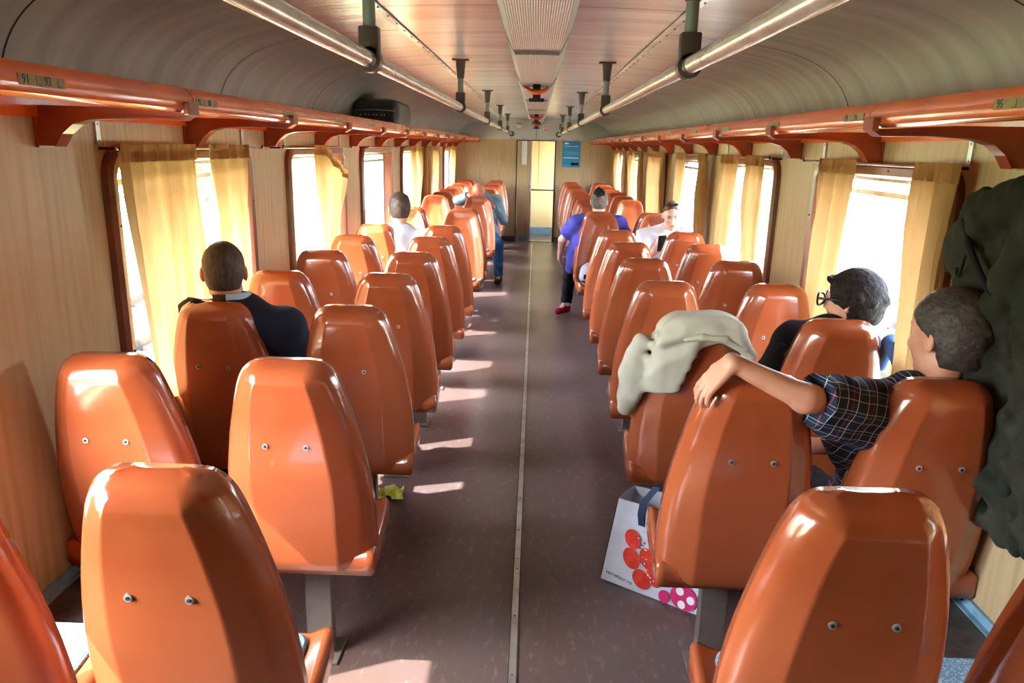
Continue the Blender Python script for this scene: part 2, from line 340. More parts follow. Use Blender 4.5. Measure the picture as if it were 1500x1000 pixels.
for a, b, d in ((-.6, 1.5, .03), (1.62, 3.42, .03), (3.75, 5.35, .015), (5.75, 7.2, .015), (7.5, 9.1, .015), (9.4, 10.4, .015), (10.8, 12.3, .015), (12.6, 13.9, .015)):
    zz = 2.185 - d
    wp('grille', MB().box(-.085, .125, a, b, zz, 2.186), M['grille'], duct)
    for x0, x1, xo in ((-.085, -.1, -.125), (.125, .14, .165)):
        wp('side_flange', MB().add([(x0, a, zz), (xo, a, 2.24), (x1, a, 2.24), (x0, b, zz), (xo, b, 2.24), (x1, b, 2.24)], [(0, 1, 4, 3), (1, 2, 5, 4), (0, 3, 5, 2), (0, 2, 1), (3, 4, 5)]), M['ducttop'], duct)
for i, (y, lab) in enumerate(((5.55, 'orange pull handle under the duct nearest the viewer'), (10.6, 'small dark red pull handle far along the ceiling duct'), (13.95, 'orange pull handle at the bulkhead above the end door'))):
    t = thing('brake_handle', lab, 'handle', (.02, y, 2.10))
    mb = MB(); P = []
    for k in range(13):
        u = -1 + k / 6; P.append((.02 + u * .085, y, 2.125 + .03 * u * u))
    mb.tube(P, [.012 + .008 * (1 - abs(-1 + k / 6)) for k in range(13)], 8)
    wp('grip', mb.mesh('grip', 'all'), M['rack'] if i != 1 else M['red'], t)
    wp('mount', MB().box(-.008, .048, y + .03, y + .05, 2.07, 2.18, .004).box(-.035, .075, y + .035, y + .05, 2.06, 2.085, .004).box(-.005, .045, y + .0, y + .04, 2.12, 2.15), M['black'], t)
# ------------------------------------------------------------------ handrails
for side, n in ((-1, 'left'), (1, 'right')):
    X = .432 * side + .0; ZR = 1.968
    hr = thing('handrail', 'long polished steel overhead handrail on the %s of the aisle' % n, 'handrail', (X, 7, ZR - .03))
    t = MB(); t.tube([(X, YF, ZR), (X, YB - .03, ZR)], .022, 14); wp('rail_tube', t.mesh('t', True), M['rail'], hr)
    for k in range(6):
        y = -.36 + 2.5 * k
        P = MB().tube([(X, y, ZR + .05), (X, y, 2.17)], .0175, 12); wp('post', P.mesh('p', True), M['post'], hr)
        c = MB(); c.tube([(X, y - .022, ZR), (X, y + .022, ZR)], .033, 14); c.box(X - .027, X + .027, y - .022, y + .022, ZR - .005, ZR + .085, .005); wp('clamp', c.mesh('c', True), M['clamp'], hr)
        c = MB(); c.tube([(X, y, 2.13), (X, y, 2.232)], [.021, .03], 12); c.box(X - .05, X + .05, y - .022, y + .022, 2.228, 2.24, .003); wp('ceiling_flange', c.mesh('c', True), M['clamp'], hr)
        c = MB(); c.tube([(X, y - .06, ZR), (X, y - .045, ZR)], .0235, 14); wp('joint_sleeve', c.mesh('c', True), M['clamp'], hr)
    c = MB(); c.tube([(X, YB - .05, ZR), (X, YB - .01, ZR)], [.03, .05], 16); wp('end_flange', c.mesh('c', True), M['clamp'], hr)
# ------------------------------------------------------------------ luggage racks
BR = [2.235 + .9465 * (k - 2) for k in range(15)]
for side, n in ((-1, 'left'), (1, 'right')):
    s = side
    rk = thing('luggage_rack', 'orange luggage rack with curved brown brackets along the %s wall' % n, 'luggage rack', (s * 1.42, 7, 1.72))
    edges = [YF] + [b + .045 for b in BR if b < YB - .3] + [YB - .01]
    sec = [(1.435, 1.855), (1.2, 1.838), (1.05, 1.826), (1.015, 1.824), (.998, 1.832), (.992, 1.845), (.994, 1.868), (1.012, 1.893), (1.022, 1.893), (1.012, 1.868), (1.012, 1.85), (1.02, 1.842), (1.2, 1.85), (1.435, 1.868)]
    for a, b in zip(edges, edges[1:]):
        wp('shelf_panel', MB().loft([[(s * x, y, z) for x, z in sec] for y in (a + .003, b - .003)]).mesh('p', True), M['rack'], rk)
    wp('wall_rail', MB().box(min(s * 1.425, s * 1.4385), max(s * 1.425, s * 1.4385), YF, YB - .01, 1.80, 1.862), M['rack'], rk)
    # curved cantilever bracket
    top = [(1.437, 1.835), (1.2, 1.833), (1.0, 1.820), (.985, 1.826), (.985, 1.848), (.978, 1.848), (.976, 1.815), (1.0, 1.803), (1.15, 1.806), (1.27, 1.80), (1.325, 1.785), (1.36, 1.757), (1.385, 1.72), (1.437, 1.72)]
    inner = [(1.425, 1.828), (1.2, 1.824), (1.03, 1.814), (1.03, 1.811), (1.16, 1.815), (1.29, 1.806), (1.345, 1.787), (1.38, 1.752), (1.40, 1.73), (1.425, 1.73)]
    bm_ = MB().loft([[(s * x, y, z) for x, z in top] for y in (-.021, .021)]).mesh('bracket', False)
    fl_ = MB()
    und = [(.978, 1.815), (1.0, 1.800), (1.15, 1.803), (1.27, 1.797), (1.322, 1.783), (1.357, 1.755), (1.382, 1.718)]
    for (xa, za), (xb, zb) in zip(und, und[1:]): fl_.loft([[(s * xa, yy, za + dz) for yy, dz in ((-.028, 0), (.028, 0), (.028, .006), (-.028, .006))], [(s * xb, yy, zb + dz) for yy, dz in ((-.028, 0), (.028, 0), (.028, .006), (-.028, .006))]])
    fl_.box(min(s * 1.43, s * 1.4385), max(s * 1.43, s * 1.4385), -.03, .03, 1.715, 1.835)
    clip = MB().box(min(s * .972, s * .99), max(s * .972, s * .99), -.034, .034, 1.815, 1.852, .003).mesh('clip', False)
    fm = fl_.mesh('bracket_flange', False)
    for b in BR:
        if b > YB - .2 or b < .2: continue
        o = obj('bracket', bm_, M['bracket'], rk, (-rk.location.x, b - rk.location.y, -rk.location.z))
        obj('bracket_flange', fm, M['bracket'], o); obj('clip', clip, M['bracket'], o)
        for z in (1.742, 1.80): obj('bracket_screw', sc_me, M['seam'], o, (s * 1.429, .025, z), (0, -s * PI / 2, 0))
    # seat number plates
    rotm = Matrix.Rotation(-s * PI / 2, 4, 'Z') @ Matrix.Rotation(PI / 2, 4, 'X')
    texts = {-1: {0: ('91', '93'), 1: ('92', '88')}, 1: {0: ('95', ''), 1: ('94', '96')}}[s]
    for k in range(13):
        yc = 1.582 + .79 * k if s < 0 else 1.60 + .79 * k
        pl = wp('number_plate', MB().box(min(s * .9915, s * .9935), max(s * .9915, s * .9935), yc - .074, yc + .074, 1.8455, 1.868), M['plate'], rk)
        dr = 1 if s < 0 else -1
        for q, tx in zip((-.052, .017), texts.get(k, ())):
            if tx: obj('numerals', text_mesh('numerals', tx, .026, Matrix.Translation((s * .9912, yc + dr * q, 1.857)) @ rotm, sx=.85), M['ink'], pl)
        for q in (-.008, .062):
            yy = yc + q * dr; xa, xb = min(s * .991, s * .992), max(s * .991, s * .992)
            obj('seat_symbol', MB().box(xa, xb, yy - .012, yy - .0105, 1.848, 1.865).box(xa, xb, yy - .0106, yy + .004, 1.848, 1.8495), M['ink'], pl)
# ------------------------------------------------------------------ seats
def seat_shell():
    mb = MB()
    ZK = [.415, .47, .55, .65, .75, .85, .92, .98, 1.03, 1.07, 1.095, 1.113, 1.126, 1.134, 1.1385, 1.14]
    HK = [.234, .238, .240, .238, .230, .214, .199, .184, .170, .157, .146, .134, .120, .106, .088, .06]
    zs = [.415, .423, .44, .47, .53, .60, .68, .76, .84, .90, .95, .99, 1.02, 1.045, 1.065, 1.08, 1.086, 1.097, 1.11, 1.121, 1.129, 1.135, 1.1385, 1.14]
    HK = [q * .96 for q in HK]; hw = np.interp(zs, ZK, HK)
    zo = np.linspace(.38, 1.14, 300); ox = np.r_[np.interp(zo, ZK, HK), np.linspace(.06, 0, 20)]; oz = np.r_[zo, np.full(20, 1.14)]
    hw = np.array(hw); nu = 23
    sm = lambda t: max(0, min(1, t)) ** 2 * (3 - 2 * max(0, min(1, t)))
    def lean(z): return .115 * (1 - (z - .415) / .725) ** 1.15
    rear = []; front = []
    for z, w in zip(zs, hw):
        band = .07 + .04 * min(1, max(0, (1.10 - z) / .5)); c = max(w - band, .45 * w)
        half = [0] + [c * t for t in (.35, .7, .94, 1)] + [c + (w - c) * t for t in (.06, .3, .55, .76, .89, .96, 1)]
        row = [-h for h in half[:0:-1]] + half; r = []; f = []
        for x in row:
            ds = w - abs(x); dt = 1.14 - z
            d = float(np.min(np.hypot(ox - abs(x), oz - z)))
            es = .05 * max(0, 1 - ds / band); et = .046 * max(0, 1 - dt / .06) ** 1.5
            e = (es ** 3 + et ** 3) ** (1 / 3) + .03 * max(0, 1 - d / .026) ** 2
            low = max(0, 1 - (z - .415) / .04) ** 2 * .015
            yr = lean(z) + e + low
            yf = lean(z) + .05 + .055 * sm(1 - min(d / .1, 1))
            yf = max(yf, yr + .012)
            r.append((x, yr, z)); f.append((x, yf, z))
        rear.append(r); front.append(f)
    n0 = len(zs); nu = len(rear[0])
    vs = [p for r in rear for p in r] + [p for r in front for p in r]; o = nu * n0; fs = []
    for i in range(n0 - 1):
        for j in range(nu - 1):
            a = i * nu + j
            fs.append((a, a + 1, a + nu + 1, a + nu)); fs.append((o + a, o + a + nu, o + a + nu + 1, o + a + 1))
        a = i * nu; fs.append((a, a + nu, o + a + nu, o + a)); a = i * nu + nu - 1; fs.append((a, o + a, o + a + nu, a + nu))
    for j in range(nu - 1):
        a = (n0 - 1) * nu + j; fs.append((a, a + 1, o + a + 1, o + a)); fs.append((j, o + j, o + j + 1, j + 1))
    mb.add(vs, fs)
    # pan
    ys = [.125, .14, .2, .3, .4, .455, .475, .487, .492]
    xs = [-1, -.985, -.95, -.88, -.7, -.35, 0, .35, .7, .88, .95, .985, 1]
    T = []; B = []
    for y in ys:
        w = np.interp(y, [.12, .3, .45, .475, .487, .492], [.230, .224, .214, .208, .198, .188])
        e = max(0, (y - .44) / .052)
        t = []; b = []
        for u in xs:
            au = abs(u); rim = sm((au - .75) / .2)
            zt = .478 + .022 * rim + .03 * (y - .12) / .37 - .028 * e ** 2.2
            if au > .96: zt -= .012 * (au - .96) / .04
            zb = .415 + .02 * (y - .12) / .37 + .016 * e ** 2 + .012 * max(0, (au - .95) / .05)
            t.append((u * w, y, zt)); b.append((u * w, y, zb))
        T.append(t); B.append(b)
    nx = len(xs); ny = len(ys); vs = [p for r in T for p in r] + [p for r in B for p in r]; o = nx * ny; fs = []
    for i in range(ny - 1):
        for j in range(nx - 1):
            a = i * nx + j; fs.append((a, a + 1, a + nx + 1, a + nx)); fs.append((o + a, o + a + nx, o + a + nx + 1, o + a + 1))
        a = i * nx; fs.append((a, a + nx, o + a + nx, o + a)); a += nx - 1; fs.append((a, o + a, o + a + nx, a + nx))
    for j in range(nx - 1):
        a = (ny - 1) * nx + j; fs.append((a, a + 1, o + a + 1, o + a)); fs.append((j, o + j, o + j + 1, j + 1))
    mb.add(vs, fs)
    return mb.mesh('shell', 'all')
shell_me = seat_shell()
pm = MB(); rr = rrect(-.158, .158, .165, .45, .045)
pm.loft([[(x, y, z + .03 * (y - .12) / .37) for x, y in q] for q, z in ((rr, .476), (rr, .488), ([(x * .96, .307 + (y - .307) * .96) for x, y in rr], .494))])
pad_me = pm.mesh('seat_pad', True)
bo = MB(); bo.tube([(0, .008, 0), (0, -.003, 0)], .0085, 12); bolt_me = bo.mesh('bolt', True)
bs_me = MB().tube([(0, 0, 0), (0, -.0042, 0)], .0042, 6).mesh('bolt_socket')
leg_a = MB().box(-.045, .045, .265, .31, 0, .42, .004).mesh('leg')
foot_me = MB().box(-.07, .07, .22, .36, 0, .012, .003).mesh('foot_plate')
beam_me = MB().box(-.21, .21, .245, .335, .385, .415, .004).mesh('seat_beam')
def make_seat(sx, ytop, face, label):
    t = thing('passenger_seat', label, 'seat', (sx, ytop, 0), 0 if face > 0 else PI, 'orange moulded seats')
    obj('shell', shell_me, M['orange'], t); obj('seat_pad', pad_me, M['pad'], t)
    for x in (-.06, .06):
        b = obj('bolt', bolt_me, M['bolt'], t, (x, .0335, .888)); obj('bolt_socket', bs_me, M['dark'], b, (0, -.001, 0))
    obj('leg', leg_a, M['legmetal'], t); obj('foot_plate', foot_me, M['legmetal'], t); obj('seat_beam', beam_me, M['legmetal'], t)
    return t
ordn = ['first', 'second', 'third', 'fourth', 'fifth', 'sixth', 'seventh', 'eighth', 'ninth', 'tenth', 'eleventh', 'twelfth', 'thirteenth', 'fourteenth', 'fifteenth', 'sixteenth']
rows = [(1.206 + .75 * k, 1) for k in range(7)] + [(7.33, -1), (7.41, 1)] + [(9.43 + .748 * k, -1) for k in range(7)]
XA, XW = .675, 1.206
for r, (yt, fc) in enumerate(rows):
    for side, sn in ((-1, 'left'), (1, 'right')):
        for x, cn in ((XA, 'aisle'), (XW, 'window')):
            make_seat(side * x, yt, fc, 'orange moulded seat %s the viewer, %s of the aisle, %s place, %s row' % ('facing away from' if fc > 0 else 'facing', sn, cn, ordn[r]))

# ------------------------------------------------------------------ outside
GZ = -1.15
struct('ground', MB().box(-120, 120, -120, 160, GZ - .2, GZ), M['grass'], 'sunlit grass and gravel beside the line')
rs = MB().box(-.036, .036, -40, 60, 0, .03).box(-.008, .008, -40, 60, .03, .12).box(-.035, .035, -40, 60, .12, .16).mesh('rail')
sl = MB().box(-1.25, 1.25, -.12, .12, 0, .08, .01).mesh('sleeper')
bal = MB().loft([[(x, y, z) for x, z in ((-2.0, 0), (-1.5, .1), (1.5, .1), (2.0, 0))] for y in (-40, 60)]).mesh('ballast_bed')
for i, x in enumerate((5.2, 9.6, 14.0, -6.0)):
    t = thing('railway_track', ('railway track nearest the right hand windows', 'second railway track beyond the right hand windows', 'third railway track out in the yard on the right', 'railway track outside the left hand windows')[i], 'railway track', (x, 0, GZ))
    obj('ballast_bed', bal, M['gravel'], t)
    for dx in (-.75, .75): obj('rail', rs, M['rust'], t, (dx, 0, .14))
    for k in range(34): obj('sleeper', sl, M['sleeper'], t, (0, -4 + .65 * k, .07))
rng = random.Random(4)
pf = thing('platform', 'long low pale concrete platform across the tracks', 'platform', (19, 10, GZ))
for k in range(16): obj('platform_slab', MB().box(-1.8, 1.8, -1.98, 1.98, 0, .55, .03).mesh('slab'), M['concrete'], pf, (0, -30 + 4 * k, 0))
hs = thing('shed', 'pale trackside shed beyond the platform', 'building', (27, 11, GZ))
obj('wall', MB().box(-2, 2, -9, 9, 0, 3.4), M['concrete'], hs)
obj('roof', MB().loft([[(x, y, z) for x, z in ((-2.6, 3.4), (0, 4.5), (2.6, 3.4), (2.6, 3.3), (-2.6, 3.3))] for y in (-9.5, 9.5)]), M['bracket'], hs)
wme = MB().box(-2.04, -1.98, -.5, .5, 1.1, 2.4).mesh('window')
for k in range(7): obj('window', wme, M['dark'], hs, (0, -7.5 + 2.5 * k, 0))
def tree(x, y, h, w, label, sd):
    r = np.random.RandomState(sd)
    t = thing('tree', label, 'tree', (x, y, GZ), group='trees and bushes beside the line')
    mb = MB(); mb.tube([(0, 0, 0), (.05, .04, h * .4), (0, .1, h * .8)], [.16, .11, .04], 8)
    for k in range(5):
        a = k * 1.3; mb.tube([(0, 0, h * (.3 + .08 * k)), (math.cos(a) * w * .5, math.sin(a) * w * .5, h * (.5 + .08 * k))], [.05, .02], 6)
    obj('trunk', mb, M['bark'], t)
    n = 1500; d = r.normal(size=(n, 3)); d /= np.linalg.norm(d, axis=1)[:, None]; rad = r.uniform(.45, 1, n) ** .5
    bl = r.randint(0, 7, n); cen = r.uniform(-.5, .5, (7, 3)); P = d * rad[:, None] * .62 + cen[bl]; P *= np.array([w, w, h * .42]); P[:, 2] += h * .58
    vs = []; fs = []
    A = r.normal(size=(n, 3)); B = np.cross(A, r.normal(size=(n, 3))); A /= np.linalg.norm(A, axis=1)[:, None]; B /= np.linalg.norm(B, axis=1)[:, None]
    sz = r.uniform(.08, .2, n)
    for p, a, b, z in zip(P, A, B, sz): 
        i = len(vs); vs += [p - a * z, p + b * z * .6, p + a * z, p - b * z * .6]; fs.append((i, i + 1, i + 2, i + 3))
    f = obj('foliage', MB().add(vs, fs).mesh('f', False, False), M['leaf'], t); f['kind'] = 'stuff'
for i, (x, y, h, w, lb) in enumerate(((-9.5, 6, 4.2, 1.7, 'bushy green tree seen in gap of first left curtain pair'), (-10.5, 13, 5, 2, 'green tree outside the second left window'), (-11, 22, 5.5, 2.2, 'green tree outside the third left window, farther off'), (-9.8, 1.5, 3.6, 1.7, 'low bush outside the left wall nearest the viewer'),
        (24, -4, 5, 2.2, 'green tree by the platform, right side, nearest the viewer'), (23.5, 29, 5.5, 2.4, 'green tree beyond the shed on the right side'), (24, 36, 6, 2.5, 'farthest green tree on the right side of the line'))): tree(x, y, h, w, lb, i)
# ------------------------------------------------------------------ curtain rods and curtains
ORDW = ['nearest', 'first', 'second', 'third', 'fourth', 'fifth', 'sixth']
hook = MB().tube([(0, 0, 0), (-.03, 0, 0), (-.035, 0, .012), (-.03, 0, .022)], .004, 6).mesh('hook')
for side, sn in ((-1, 'left'), (1, 'right')):
    for k, a in enumerate(win0):
        if k == 0: continue
        X = side * 1.375; Z = 1.712
        t = thing('curtain_rod', 'thin metal curtain rod over the %s %s window in view' % (ORDW[k], sn), 'curtain rod', (X, a + .6, Z))
        y0, y1 = a + .0, a + WL + .03
        if side < 0 and k == 2: y0 = a - .24
        wp('rod', MB().tube([(X, y0, Z), (X, y1, Z)], .005, 8).mesh('r', True), M['alu'], t)
        for y in (y0 + .01, y1 - .01): wp('bracket', MB().tube([(side * 1.438, y, Z), (X - side * .008, y, Z), (X - side * .012, y, Z + .014)], .0055, 6).mesh('b', True), M['black'], t)
def curtain(side, yt, yb, label, folds=7, amp=.044, seed=0, zb=.84, droop=0, bx=0):
    r = random.Random(seed); X = side * 1.362; folds = max(3, int(folds * .75))
    yt = [q * .953 for q in yt]; yb = [q * .953 for q in yb]
    t = thing('curtain', label, 'curtain', (X, (yt[0] + yt[1]) / 2, zb), group='tan window curtains')
    nu = folds * 10 + 1; nv = 26; ph = [r.uniform(-.6, .6) for _ in range(folds + 2)]; am = [r.uniform(.55, 1.25) for _ in range(folds + 2)]
    def pos(u, v):  # v 0 top .. 1 bottom
        s = u * folds; i = int(min(s, folds - 1e-6)); f = s - i
        A = am[i] * (1 - f) + am[i + 1] * f; p = ph[i] * (1 - f) + ph[i + 1] * f
        th = 2 * PI * s + p + .5 * math.sin(3 * v + i); wv = (math.sin(th) + .38 * math.sin(2 * th + .6)) * A * .85 + .2 * math.sin(4.6 * PI * s + 2 * p) * (1 - v)
        e = v ** 1.8
        y = (yt[0] + (yt[1] - yt[0]) * u) * (1 - e) + (yb[0] + (yb[1] - yb[0]) * u) * e
        y += .012 * math.sin(2 * PI * s * .5 + 4 * v + p) * v
        x = X - side * (amp * (.35 + .65 * min(1, v * 3)) * (1 - .55 * v) * wv - .026 * v * v) 
        zt = 1.70
        if droop: 
            q = max(0, (u - .45) / .55); zt -= droop * q; y += .16 * q * math.exp(-((v - .0) / .28) ** 2); x -= side * .03 * q
        return (x, y, zt + (zb - zt) * v)
    mb = MB().grid([[pos(i / (nu - 1), j / (nv - 1)) for j in range(nv)] for i in range(nu)])
    obj('cloth', mb.mesh('c', 'all', False), M['curtain'], t, world=True)
    nh = folds * 30 + 1
    def hp(u, v):
        x, y, z = pos(u, 0); return (x - side * (.006 * math.sin(2 * PI * u * folds * 3 + seed)) - side * .004, y, z + .028 - v * .062)
    if not droop: obj('header', MB().grid([[hp(i / (nh - 1), j / 3) for j in range(4)] for i in range(nh)]).mesh('h', 'all', False), M['header'], t, world=True)
    else: obj('header', MB().grid([[hp(i / (nh - 1), j / 3) for j in range(4)] for i in range(nh)]).mesh('h', 'all', False), M['header'], t, world=True)
curtain(-1, (2.64, 3.24), (2.82, 3.28), 'wide sunlit tan curtain on near half of first left window', 8, seed=1, zb=.75)
curtain(-1, (3.33, 3.83), (3.42, 3.92), 'narrow sunlit tan curtain on far half of first left window', 5, seed=2)
curtain(-1, (5.0, 5.52), (5.28, 5.56), 'tan curtain with drooping loose top corner on second left window', 6, seed=3, droop=.17)
curtain(-1, (8.95, 9.25), (9.1, 9.3), 'greyish tan curtain hanging slack, near part of fourth left window', 4, seed=4)
curtain(-1, (9.35, 9.62), (9.4, 9.62), 'yellow lit curtain at far end of fourth left window', 4, seed=5)
curtain(-1, (10.1, 10.75), (10.2, 10.75), 'tan curtain covering near half of fifth left window', 6, seed=6)
curtain(-1, (10.85, 11.4), (10.8, 11.35), 'tan curtain covering far half of fifth left window', 6, seed=7)
curtain(-1, (13.2, 13.7), (13.25, 13.7), 'tan curtain at far end of last left window by the end wall', 5, seed=8)
curtain(1, (2.55, 2.85), (2.57, 2.89), 'brownish tan curtain on near edge of first right window by hung jacket', 5, seed=11)
curtain(1, (3.37, 3.81), (3.50, 3.92), 'golden tan curtain on far edge of first right window', 5, seed=12)
curtain(1, (4.72, 5.06), (4.78, 5.06), 'golden tan curtain in middle of second right window', 4, seed=13)
curtain(1, (5.36, 5.74), (5.62, 5.95), 'greyish tan curtain swept to far edge of second right window', 4, seed=14)
curtain(1, (6.30, 6.62), (6.34, 6.62), 'dark brownish curtain bunched on near edge of third right window', 4, seed=15)
curtain(1, (7.2, 7.66), (7.38, 7.7), 'tan curtain on far edge of third right window', 4, seed=16)
curtain(1, (8.36, 8.98), (8.36, 8.98), 'tan curtain on near half of fourth right window', 6, seed=17)
curtain(1, (9.0, 9.56), (9.0, 9.56), 'tan curtain on far half of fourth right window', 6, seed=18)
curtain(1, (10.15, 10.45), (10.2, 10.45), 'tan curtain on near half of fifth right window', 4, seed=19)
curtain(1, (11.0, 11.4), (11.0, 11.4), 'tan curtain on far half of fifth right window', 5, seed=20)
curtain(1, (12.05, 12.3), (12.1, 12.3), 'pale curtain on near half of last right window', 4, seed=21)
curtain(1, (13.0, 13.4), (13.0, 13.4), 'pale curtain on far half of last right window by the end wall', 5, seed=22)

# ------------------------------------------------------------------ signed-distance bodies
class SDF:
    def __init__(s, vox=.008): s.h = vox; s.p = []
    def cap(s, a, b, ra, rb=None, k=.02, flat=0, wr=0, sq=1):
        s.p.append(('c', np.array(a, float), np.array(b, float), ra, ra if rb is None else rb, k, flat, wr)); return s
    def path(s, pts, rs, k=.015, **kw):
        for i in range(len(pts) - 1): s.cap(pts[i], pts[i + 1], rs[i], rs[i + 1], k, **kw)
        return s
    def ell(s, c, r, R=None, k=.02, sub=False, wr=0):
        s.p.append(('e', np.array(c, float), np.array(r, float), np.eye(3) if R is None else np.array(R), k, sub, wr)); return s
    def box(s, c, r, rad, R=None, k=.02, sub=False):
        s.p.append(('b', np.array(c, float), np.array(r, float), rad, np.eye(3) if R is None else np.array(R), k, sub)); return s
    def mesh(s, name, noise=0, nf=60, post=None):
        lo = np.full(3, 1e9); hi = -lo; bb = []
        for p in s.p:
            if p[0] == 'c': r = max(p[3], p[4]) + p[5] + p[7]; a = np.minimum(p[1], p[2]) - r; b = np.maximum(p[1], p[2]) + r; sub = False
            elif p[0] == 'e': r = float(max(p[2])) + p[4] + p[6]; a = p[1] - r; b = p[1] + r; sub = p[5]
            else: r = float(np.linalg.norm(p[2])) + p[3] + p[5]; a = p[1] - r; b = p[1] + r; sub = p[6]
            bb.append((a, b))
            if not sub: lo = np.minimum(lo, a); hi = np.maximum(hi, b)
        h = s.h; lo = lo - 2 * h - noise; n = np.ceil((hi + 2 * h + noise - lo) / h).astype(int) + 1
        D = np.full(n, .06, np.float32)
        for p, (a, b) in zip(s.p, bb):
            i0 = np.clip(np.floor((a - lo) / h).astype(int), 0, n - 1); i1 = np.clip(np.ceil((b - lo) / h).astype(int) + 1, 1, n)
            if np.any(i1 <= i0): continue
            ax = [np.float32(lo[q]) + h * np.arange(i0[q], i1[q], dtype=np.float32) for q in range(3)]
            X, Y, Z = np.meshgrid(*ax, indexing='ij'); sub = False
            if p[0] == 'c':
                A, B, ra, rb, k, flat, wr = p[1:]; ab = B - A; L2 = max(float(ab @ ab), 1e-9)
                t = np.clip(((X - A[0]) * ab[0] + (Y - A[1]) * ab[1] + (Z - A[2]) * ab[2]) / L2, 0, 1)
                d = np.sqrt((X - A[0] - t * ab[0]) ** 2 + (Y - A[1] - t * ab[1]) ** 2 + (Z - A[2] - t * ab[2]) ** 2) - (ra + t * (rb - ra))
                if flat: u = ab / math.sqrt(L2); d = np.maximum(d, (X - B[0]) * u[0] + (Y - B[1]) * u[1] + (Z - B[2]) * u[2])
            elif p[0] == 'e':
                c, r, R, k, sub, wr = p[1:]; dx, dy, dz = X - c[0], Y - c[1], Z - c[2]
                q = [(R[0][i] * dx + R[1][i] * dy + R[2][i] * dz) / r[i] for i in range(3)]; g = np.sqrt(q[0] ** 2 + q[1] ** 2 + q[2] ** 2)
                g2 = np.sqrt((q[0] / r[0]) ** 2 + (q[1] / r[1]) ** 2 + (q[2] / r[2]) ** 2); d = g * (g - 1) / np.maximum(g2, 1e-6)
            else:
                c, r, rad, R, k, sub = p[1:]; wr = 0; dx, dy, dz = X - c[0], Y - c[1], Z - c[2]
                q = [np.abs(R[0][i] * dx + R[1][i] * dy + R[2][i] * dz) - r[i] for i in range(3)]
                d = np.sqrt(sum(np.maximum(v, 0) ** 2 for v in q)) + np.minimum(np.maximum(np.maximum(q[0], q[1]), q[2]), 0) - rad
            if wr: d = d + wr * (np.sin(38 * X + 21 * Z + 9 * Y) * np.sin(27 * Y - 33 * Z + 5 * X) + .6 * np.sin(61 * Z + 30 * X - 22 * Y))
            S = tuple(slice(i0[q], i1[q]) for q in range(3)); E = D[S]
            if sub: hh = np.clip(.5 - .5 * (E + d) / k, 0, 1); D[S] = E * (1 - hh) + (-d) * hh + k * hh * (1 - hh)
            else: hh = np.clip(.5 + .5 * (E - d) / k, 0, 1); D[S] = E * (1 - hh) + d * hh - k * hh * (1 - hh)
        if noise:
            ax = [np.float32(lo[q]) + h * np.arange(n[q], dtype=np.float32) for q in range(3)]; X, Y, Z = np.meshgrid(*ax, indexing='ij')
            D += noise * (np.sin(nf * X + 1.3 * np.sin(nf * .7 * Y)) * np.sin(nf * 1.1 * Y + 1.1 * np.sin(nf * .6 * Z)) * np.sin(nf * .9 * Z + np.sin(nf * .8 * X)) + .5 * np.sin(nf * 2.1 * X + 2) * np.sin(nf * 1.9 * Z) * np.sin(nf * 2.3 * Y))
        if post is not None:
            ax = [np.float32(lo[q]) + h * np.arange(n[q], dtype=np.float32) for q in range(3)]; X, Y, Z = np.meshgrid(*ax, indexing='ij'); D = post(D, X, Y, Z)
        return snet(D, lo, h, name)
def snet(D, lo, h, name):
    s = D < 0; sl = [slice(0, -1), slice(1, None)]
    c8 = [(i, j, k) for i in (0, 1) for j in (0, 1) for k in (0, 1)]
    a = np.zeros(tuple(np.array(D.shape) - 1), bool); al = np.ones_like(a)
    for i, j, k in c8: q = s[sl[i], sl[j], sl[k]]; a |= q; al &= q
    I = np.argwhere(a & ~al); idx = np.full(a.shape, -1, np.int32); idx[tuple(I.T)] = np.arange(len(I))
    acc = np.zeros((len(I), 3)); cnt = np.zeros(len(I))
    for c in c8:
        for ax in range(3):
            if c[ax]: continue
            e = list(c); e[ax] = 1
            d0 = D[tuple((I + c).T)]; d1 = D[tuple((I + e).T)]; mm = (d0 < 0) != (d1 < 0)
            t = np.where(mm, d0 / np.where(mm, d0 - d1, 1), 0); P = np.array(c, float) + np.zeros((len(I), 3)); P[:, ax] += t
            acc += P * mm[:, None]; cnt += mm
    V = lo + h * (I + acc / cnt[:, None]); F = []
    for ax in range(3):
        b, c = (ax + 1) % 3, (ax + 2) % 3
        A = [slice(None)] * 3; B = [slice(None)] * 3; A[ax] = slice(0, -1); B[ax] = slice(1, None)
        for q in (b, c): A[q] = slice(1, -1); B[q] = slice(1, -1)
        s0 = s[tuple(A)]; s1 = s[tuple(B)]; J = np.argwhere(s0 != s1); J[:, b] += 1; J[:, c] += 1
        def g(db, dc): K = J.copy(); K[:, b] += db; K[:, c] += dc; return idx[tuple(K.T)]
        q = np.stack([g(-1, -1), g(0, -1), g(0, 0), g(-1, 0)], 1)
        st = s[tuple(J.T)]; q[~st] = q[~st][:, ::-1]; F.append(q)
    F = np.concatenate(F); F = F[(F >= 0).all(1)]
    me = bpy.data.meshes.new(name); me.vertices.add(len(V)); me.vertices.foreach_set('co', V.astype(np.float32).ravel())
    me.loops.add(len(F) * 4); me.loops.foreach_set('vertex_index', F.astype(np.int32).ravel())
    me.polygons.add(len(F)); me.polygons.foreach_set('loop_start', np.arange(0, len(F) * 4, 4, dtype=np.int32)); me.polygons.foreach_set('loop_total', np.full(len(F), 4, np.int32))
    me.polygons.foreach_set('use_smooth', np.ones(len(F), bool)); me.update(); me.validate(); return me
def rotm(yaw=0, pitch=0, roll=0):
    return np.array((Matrix.Rotation(yaw, 3, 'Z') @ Matrix.Rotation(pitch, 3, 'X') @ Matrix.Rotation(roll, 3, 'Y')))
